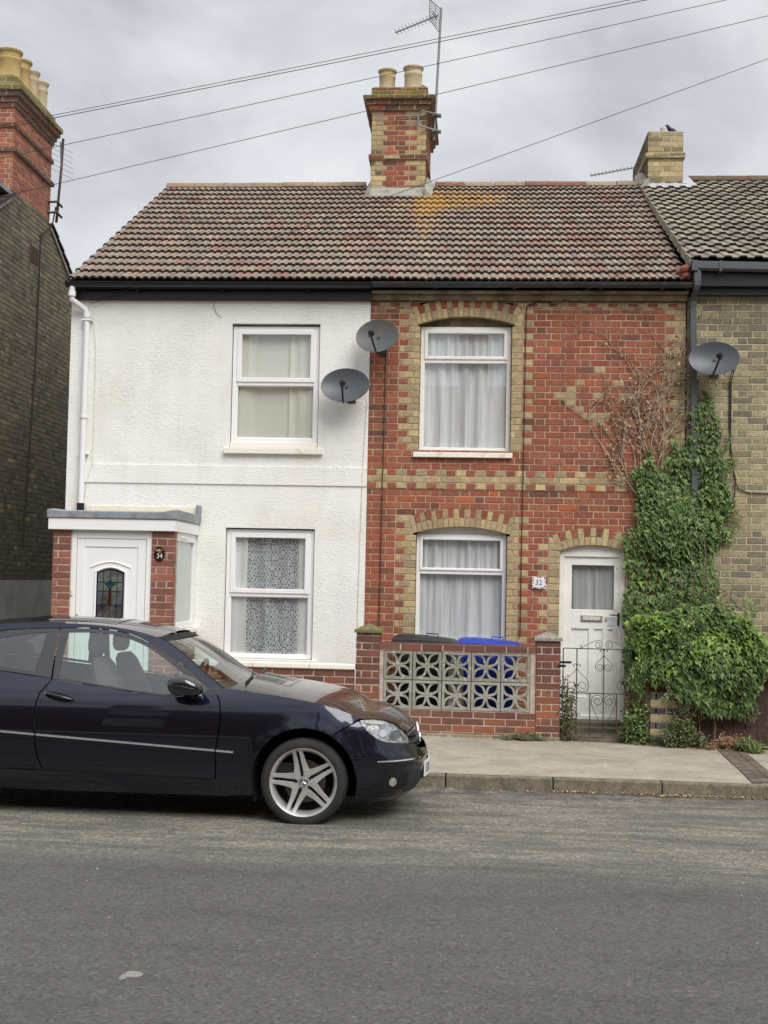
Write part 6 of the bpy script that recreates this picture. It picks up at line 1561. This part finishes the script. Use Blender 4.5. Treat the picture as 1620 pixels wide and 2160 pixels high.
# ============================================================ plants
def leaf_mat(name, c1, c2, tr=.25):
    m = bpy.data.materials.new(name); m.use_nodes = True; t = m.node_tree; b = t.nodes['Principled BSDF']; o = t.nodes['Material Output']
    a = t.nodes.new('ShaderNodeVertexColor'); a.layer_name = 'Col'; t.links.new(a.outputs['Color'], b.inputs['Base Color'])
    b.inputs['Roughness'].default_value = .42; b.inputs['Specular IOR Level'].default_value = .45
    d = t.nodes.new('ShaderNodeBsdfTranslucent'); x = t.nodes.new('ShaderNodeMixShader'); x.inputs[0].default_value = tr
    t.links.new(a.outputs['Color'], d.inputs['Color']); t.links.new(b.outputs[0], x.inputs[1]); t.links.new(d.outputs[0], x.inputs[2]); t.links.new(x.outputs[0], o.inputs[0])
    return m
MAT['leaf'] = leaf_mat('ivy_leaf', 0, 0)
MAT['dead_leaf'] = M('dead_leaf', (.2, .1, .05), attr=True, rough=.85, vary=.2)
MAT['stem'] = M('woody_stem', lin(140, 118, 96), lin(104, 84, 66), scale=20, rough=.9, vary=.2)
IVY = [lin(94, 118, 56), lin(80, 104, 50), lin(108, 132, 64), lin(62, 86, 42), lin(122, 148, 76), lin(86, 112, 54)]
LIME = [lin(132, 158, 62), lin(112, 142, 54), lin(146, 170, 76)]
def leaf(m, p, nrm, down, s, col, shape='ivy'):
    n = Vector(nrm).normalized(); d = Vector(down); d = (d - n * d.dot(n)).normalized(); r = n.cross(d)
    p = Vector(p)
    if shape == 'ivy': P = [(0, -.30), (.34, -.42), (.50, .02), (.24, .16), (.0, .78), (-.24, .16), (-.50, .02), (-.34, -.42)]
    elif shape == 'long': P = [(0, -.5), (.12, -.2), (.13, .2), (.05, .5), (0, .75), (-.05, .5), (-.13, .2), (-.12, -.2)]
    else: P = [(0, -.5), (.3, -.25), (.35, .1), (.15, .4), (0, .55), (-.15, .4), (-.35, .1), (-.3, -.25)]
    i = len(m.v); fold = rnd.uniform(.04, .16)
    for u, v in P:
        m.v.append(tuple(p + r * (u * s) + d * (v * s) + n * (abs(u) * fold * s * 2 - v * v * .10 * s)))
    m.f += [(i, i + 1, i + 2, i + 3, i + 4), (i, i + 4, i + 5, i + 6, i + 7)]; m.c += [col, tuple(c * .93 for c in col)]
def rv(a=1): return Vector((rnd.uniform(-a, a), rnd.uniform(-a, a), rnd.uniform(-a, a)))
from mathutils import noise as mn
# climbing ivy on the walls
iv = [(1.80, .72), (1.73, .95), (1.745, 1.3), (1.735, 1.75), (1.745, 2.15), (1.66, 2.30), (1.70, 2.42), (1.86, 2.45), (1.85, 2.8), (1.80, 3.02), (1.92, 3.18), (2.03, 3.34), (2.10, 3.06), (2.20, 3.20), (2.26, 3.46), (2.34, 3.30), (2.44, 3.50), (2.50, 3.9), (2.56, 4.0), (2.64, 3.95), (2.72, 3.72), (2.76, 3.5), (2.80, 3.25), (2.84, 3.0), (2.84, 2.7), (2.80, 2.5), (2.90, 2.42), (2.74, 2.25), (2.74, 1.9), (2.70, 1.6), (2.9, 1.3), (2.9, .75)]
VY = thing('climbing_ivy', 'dense green ivy climbing the wall right of the white door and around the downpipe', 'ivy', (2.2, 0, .1))
m = MB(); cnt = 0
while cnt < 7000:
    x, z = rnd.uniform(1.62, 2.98), rnd.uniform(.65, 4.05)
    jx, jz = x + mn.noise((x * 5, z * 5, 1)) * .07, z + mn.noise((x * 5, z * 5, 9)) * .07
    if not inside((jx, jz), iv): continue
    bl = mn.noise((x * 2.2, z * 2.2, 3.3))
    dens = 1.0 if z < 3.0 else .62
    if bl < -.36 and rnd.random() < .6 or rnd.random() > dens: continue
    dep = .03 + .06 * rnd.random() + .12 * max(0, .5 + bl) * (1 if z < 3.2 else .3)
    if x < 1.84: dep = min(dep, .12)
    s = rnd.triangular(.024, .082, .04) * (1.1 if z < 2.3 else .95)
    c = rnd.choice(IVY) if rnd.random() > .04 else rnd.choice(LIME)
    n = Vector((rnd.uniform(-.45, .45), -1, rnd.uniform(.15, .85)))
    leaf(m, (x, -dep, z), n, Vector((rnd.uniform(-.5, .5), -.2, -1)), s, J(c, .2)); cnt += 1
m.build('foliage', 'leaf', VY)
m = MB()
for k in range(60):
    x = rnd.uniform(1.8, 2.75); z = rnd.uniform(.5, 2.9); P = [(x, -.02, z)]
    for j in range(7): x += rnd.uniform(-.05, .05); z += rnd.uniform(.06, .14); P.append((x, -.02 - .015 * rnd.random(), z))
    m.tube(P, .004, 4)
for x, z0, z1 in ((2.56, 1.9, 2.35), (2.30, 1.65, 2.05), (2.42, 1.6, 2.0), (2.18, 1.6, 1.95)): m.tube([(x, -.5, z0 - .5), (x + .02, -.42, z0), (x - .02, -.38, z1)], .005, 5)
m.build('stem', 'stem', VY)
# bushy ivy spilling over the stub wall and fence
BU = thing('ivy_bush', 'big bushy ivy mound with lime green tips spilling over the brown plank fence', 'bush', (2.5, -.8, .1))
m = MB(); cnt = 0
bo = [(1.70, .75), (1.70, 1.30), (1.82, 1.44), (2.05, 1.52), (2.3, 1.60), (2.5, 1.58), (2.75, 1.50), (2.92, 1.40), (3.08, 1.22), (3.24, 1.10), (3.36, .98), (3.30, .88), (3.10, .84), (2.98, .70), (2.90, .52), (2.80, .42), (2.66, .45), (2.54, .44), (2.40, .50), (2.28, .58), (2.20, .62), (2.08, .70), (1.95, .78), (1.86, .70), (1.78, .62)]
while cnt < 6800:
    x, z = rnd.uniform(1.6, 3.45), rnd.uniform(.25, 1.66)
    jx, jz = x + mn.noise((x * 6, z * 6, 21)) * .12, z + mn.noise((x * 6, z * 6, 29)) * .12
    if not inside((jx, jz), bo): continue
    u = (x - 2.45) / .95; bl = mn.noise((x * 3, z * 3, 5.5))
    surf = .22 + .26 * max(0, 1 - u * u) ** .5 * (1 - max(0, (z - .95) / .75) ** 2) + .10 * bl      # bulge in front of the stub wall plane
    y = GY + .30 - surf - rnd.random() ** 2 * -.22 + rnd.uniform(-.02, .02)
    if x < 1.92: y = max(y, GY - .06)
    if bl < -.42 and rnd.random() < .65: continue
    s = rnd.triangular(.026, .09, .045) * (1.3 if z < .8 else .95) * (1.0 if rnd.random() > .04 else 1.5)
    lim = .8 * max(0, mn.noise((x * 2.4, z * 3, 12)) + .30) if z > 1.0 else .07
    c = rnd.choice(LIME) if rnd.random() < lim else tuple(q * (.78 if z < .95 + .2 * bl else 1) for q in rnd.choice(IVY))  # lower leaves darkened: older growth, plus self-shading painted into the colour
    n = Vector((u * .5 + rnd.uniform(-.5, .5), -1, .55 + (z - .9) * 1.2 + rnd.uniform(-.4, .5)))
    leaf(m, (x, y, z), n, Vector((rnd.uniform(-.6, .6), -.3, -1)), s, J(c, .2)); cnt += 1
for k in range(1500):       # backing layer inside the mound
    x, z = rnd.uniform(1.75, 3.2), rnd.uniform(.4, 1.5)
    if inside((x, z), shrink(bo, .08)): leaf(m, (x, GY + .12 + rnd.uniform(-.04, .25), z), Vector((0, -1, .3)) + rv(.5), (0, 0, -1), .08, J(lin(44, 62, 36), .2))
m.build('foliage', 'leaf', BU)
m = MB()
for k in range(26):
    x = rnd.uniform(1.95, 3.0); P = [(x * .5 + 1.2, GY + .2, .12)]
    for j in range(5): P.append((P[0][0] + (x - P[0][0]) * (j + 1) / 5 + rnd.uniform(-.03, .03), GY + .12 - .02 * j, .12 + .22 * (j + 1)))
    m.tube(P, [.012, .010, .009, .007, .005, .003], 5)
for x in (2.56, 2.40): m.tube([(x, GY - .08, .12), (x + .01, GY - .07, .35), (x - .02, GY - .10, .6)], .006, 5)
m.build('stem', 'stem', BU)
# tall weeds with long leaves rising behind the bush
WD = thing('tall_weed', 'tall weed with long drooping leaves rising from the ivy above the lime tips', 'weed', (2.5, -.5, 1.2))
m = MB(); st = MB()
for (x, h) in ((2.20, 1.86), (2.50, 2.05), (2.62, 1.80), (2.78, 1.75), (2.36, 1.78)):
    st.tube([(x, -.62, 1.1), (x + .02, -.58, h)], .006, 5)
    for k in range(15):
        z = 1.35 + (h - 1.35) * (k + 1) / 15; a = k * 2.4; leaf(m, (x + .07 * cos(a), -.60 + .07 * sin(a), z - .01), Vector((cos(a) * .4, sin(a) * .4 - .3, 1)), (cos(a), sin(a) - .2, -.45), .17 * (1.15 - .5 * k / 15), J(lin(66, 92, 56), .15), 'long')
m.build('foliage', 'leaf', WD); st.build('stem', 'stem', WD)
# dead creeper on the brick wall
DV = thing('dead_creeper', 'dried brown creeper with withered leaves spread over the upper red brick wall', 'creeper', (1.9, 0, 2.8))
m = MB(); lv = MB()
def twig(x, z, ang, ln, r, depth=0):
    P = [(x, -.018 - .01 * rnd.random(), z)]; n = max(3, int(ln / .06)); a = ang; R_ = [r]
    for j in range(n):
        a += rnd.uniform(-.22, .22) - (a - pi / 2) * .06; x += cos(a) * ln / n; z += sin(a) * ln / n
        P.append((x, -.015 - .018 * rnd.random(), z)); R_.append(r * (1 - .6 * (j + 1) / n))
        if depth < 3 and rnd.random() < (.30 if depth < 2 else .14): twig(x, z, a + rnd.choice((-1, 1)) * rnd.uniform(.35, .95), ln * rnd.uniform(.3, .55), r * .62, depth + 1)
        dn = 1.0 if (1.45 < x < 1.78 and z < 3.9) or (1.75 < x < 2.0 and 3.2 < z < 3.95) else .25
        for q in range(3):
            if rnd.random() < dn * .15:
                leaf(lv, (x + rnd.uniform(-.05, .05), -.03 - .04 * rnd.random(), z + rnd.uniform(-.05, .05)), Vector((rnd.uniform(-.7, .7), -1, rnd.uniform(-.6, .6))), rv(1) + Vector((0, 0, -.8)), rnd.uniform(.022, .042), J(rnd.choice([lin(150, 118, 92), lin(118, 86, 62), lin(168, 140, 112), lin(96, 72, 52), lin(178, 150, 130)]), .15), 'round')
    m.tube(P, R_, 5)
for (x, z, a, l) in ((1.88, 2.86, 2.3, .55), (1.92, 2.9, 1.95, 1.0), (1.95, 2.95, 1.75, 1.35), (1.98, 2.95, 1.6, 1.5), (2.0, 3.0, 1.5, 1.45), (2.03, 3.0, 1.35, 1.3), (2.08, 3.05, 1.25, 1.2), (2.12, 3.05, 1.2, 1.0), (1.85, 2.82, 2.55, .45), (1.75, 3.0, 1.9, .9), (1.62, 3.05, 1.75, .85), (1.70, 3.3, 1.6, .9), (1.9, 3.4, 1.55, 1.0), (2.1, 3.3, 1.45, 1.1), (1.86, 2.8, 2.5, .5)):
    twig(x, z, a, l, .0085)
m.build('stem', MAT.setdefault('deadstem', M('dead_stem', lin(184, 166, 142), lin(138, 118, 98), scale=12, rough=.9, vary=.2)), DV)
lv.build('foliage', 'dead_leaf', DV)
# weeds
def clump(name, label, cx, cy, w, h, n, cols, z0, shape='round', s=(.018, .034), mat='leaf', d=.12, cat='weeds'):
    T = thing(name, label, cat, (cx, cy, z0)); m = MB(); st = m
    for k in range(max(4, n // 30)):
        x = cx + rnd.gauss(0, w * .4); hh = h * rnd.uniform(.5, 1.05) * max(.3, 1 - abs(x - cx) / (w * 1.4)); y = cy + rnd.uniform(-d, d) * .6; lx = rnd.uniform(-.1, .1)
        st.tube([(x, y, z0 - .02), (x + lx * .4, y - .01, z0 + hh * .5), (x + lx, y - .03, z0 + hh)], .003, 4, lin(120, 104, 78))
        for j in range(30):
            t = rnd.random() ** .8; leaf(m, (x + lx * t + rnd.uniform(-.05, .05), y - .03 * t + rnd.uniform(-.04, .04), z0 + hh * t + .01), Vector((rnd.uniform(-.6, .6), -.8, .7)) + rv(.3), rv(1) + Vector((0, 0, -.5)), rnd.uniform(*s), J(rnd.choice(cols), .2), shape)
    m.build('foliage', mat, T)
WC = [lin(74, 92, 52), lin(88, 102, 60), lin(60, 78, 44), lin(104, 112, 66)]
clump('weed_clump', 'leafy green weed growing up beside the brick pier at the left of the gate', 1.05, GY + .10, .09, .85, 620, WC, .12)
clump('weed_clump', 'dark green weeds heaped inside the gate at the foot of the ivy', 1.76, GY + .06, .13, .62, 1300, IVY, .1, s=(.02, .04))
clump('weed_clump', 'bushy green weeds growing against the foot of the brick stub wall', 2.22, GY - .10, .24, .46, 1600, WC + [lin(96, 108, 56)], .08, s=(.016, .034))
clump('weed_clump', 'low brown and green weeds at the foot of the front wall near the gate', .62, GY - .06, .26, .10, 900, WC + [lin(110, 88, 62), lin(96, 76, 54)], .115, s=(.012, .024))
clump('weed_clump', 'withered rusty weeds at the foot of the brown fence', 2.72, GY - .14, .20, .20, 1000, [lin(140, 104, 76), lin(120, 86, 62), lin(150, 124, 92), lin(104, 84, 58)], .08, s=(.012, .028), mat='dead_leaf')
clump('grass_tuft', 'small yellow green grass tuft on the pavement edge by the paver strip', 2.88, GY - .28, .06, .20, 500, [lin(110, 124, 62), lin(88, 104, 52)], .08, shape='long', s=(.05, .10), cat='grass')
# leaf litter in the gutter and along the walls
m = MB()
for k in range(1500):
    t = rnd.random()
    if t < .55:
        x = rnd.choice((rnd.uniform(.2, 3.0), rnd.gauss(1.75, .2), rnd.gauss(.95, .1), rnd.gauss(2.35, .15))); y = KY - .01 - abs(rnd.gauss(0, .05)); z = .022 + .008 * rnd.random()
    elif t < .85:
        x = rnd.gauss(2.6, .25); y = GY - .05 - abs(rnd.gauss(0, .12)); z = pvz(x, y) + .006
    else:
        x = rnd.uniform(-.3, 2.3); y = GY - .02 - abs(rnd.gauss(0, .04)); z = pvz(x, y) + .006
    leaf(m, (x, y, z), Vector((0, 0, 1)) + rv(.35), rv(1), rnd.uniform(.008, .026), J(rnd.choice([lin(168, 140, 96), lin(140, 108, 74), lin(184, 164, 122), lin(110, 84, 58), lin(196, 180, 150)]), .15), 'round')
o = m.build('leaf_litter', 'dead_leaf', None, kind='stuff'); o['label'] = 'dry leaves and crumbs lying in the gutter and along the wall foot'; o['category'] = 'leaf litter'
# small scraps and stones
m = MB()
for k in range(260):
    x, y = rnd.uniform(-5, 4), rnd.choice((rnd.uniform(-9, -5.5), rnd.uniform(-4.4, KY - .03), rnd.uniform(-5.4, KY)))
    r = rnd.uniform(.003, .008); z = .003
    m.ring([[(x + r * cos(a) * rnd.uniform(.7, 1.2), y + r * sin(a), z + h) for a in (0, 1.2, 2.5, 3.8, 5.1)] for h in (-.01, r * .5)], J(rnd.choice([lin(150, 146, 136), lin(176, 170, 158), lin(110, 104, 96)]), .15))
o = m.build('loose_grit', 'brick_new', None, kind='stuff'); o['label'] = 'loose grit scattered over the road'; o['category'] = 'grit'

# straggling shoots around both ivies
m = MB(); st = MB()
for k in range(46):
    if k < 22: x, z, y = rnd.uniform(1.8, 3.1), rnd.uniform(1.2, 1.5), GY + rnd.uniform(-.15, .1); a = rnd.uniform(.5, 2.4)
    elif k < 32: x, z, y = rnd.uniform(2.0, 2.95), rnd.uniform(.55, .8), GY - .12; a = rnd.uniform(-2.2, -.9)
    else: x, z, y = 2.76 + rnd.uniform(-.06, .06), rnd.uniform(2.2, 3.3), -.03; a = rnd.uniform(-.5, 1.2)
    P = [(x, y, z)]
    for j in range(6):
        a += rnd.uniform(-.3, .3); x += .035 * cos(a); z += .035 * sin(a); P.append((x, y - .006 * j, z))
        for q in (-1, 1): leaf(m, (x + .02 * q * sin(a), y - .01, z - .02 * q * cos(a)), Vector((rnd.uniform(-.5, .5), -1, .6)), Vector((rnd.uniform(-.6, .6), 0, -1)), rnd.uniform(.022, .04), J(rnd.choice(LIME if rnd.random() < .35 and z > .9 else IVY), .2))
    st.tube(P, .003, 4)
m.build('foliage', 'leaf', BU); st.build('stem', 'stem', BU)
bx('flashing_strip', M('flaking_cream', lin(232, 226, 204), lin(120, 112, 100), scale=9, thr=(.62, .66), rough=.9, bump=.4, bscale=30, vary=.05), WH, (-4.46, -3.16, -.030, -.0185, 2.49, 2.575))

m = MB()
for k in range(70):
    x, y = rnd.uniform(-.5, 2.6), rnd.uniform(KY + .2, GY - .1); r = rnd.uniform(.006, .014); z = pvz(x, y) + .0025
    m.poly([(x + r * cos(a) * rnd.uniform(.8, 1.2), y + r * sin(a) * rnd.uniform(.8, 1.2), z + .0015) for a in frange(0, 5.6, 8)], J(rnd.choice([lin(104, 98, 90), lin(120, 114, 104), lin(196, 190, 178)]), .1))
o = m.build('gum_spots', 'brick_new', None, kind='stuff'); o['label'] = 'old chewing gum spots dotted over the pavement'; o['category'] = 'gum spots'
cable('loose_wire', [(-3.0, -.024, 5.0), (-3.02, -.03, 4.93), (-2.985, -.026, 4.84), (-2.93, -.026, 4.79)], .0022, 'short thin wire curling down the white render left of the upper window', cat='wire')
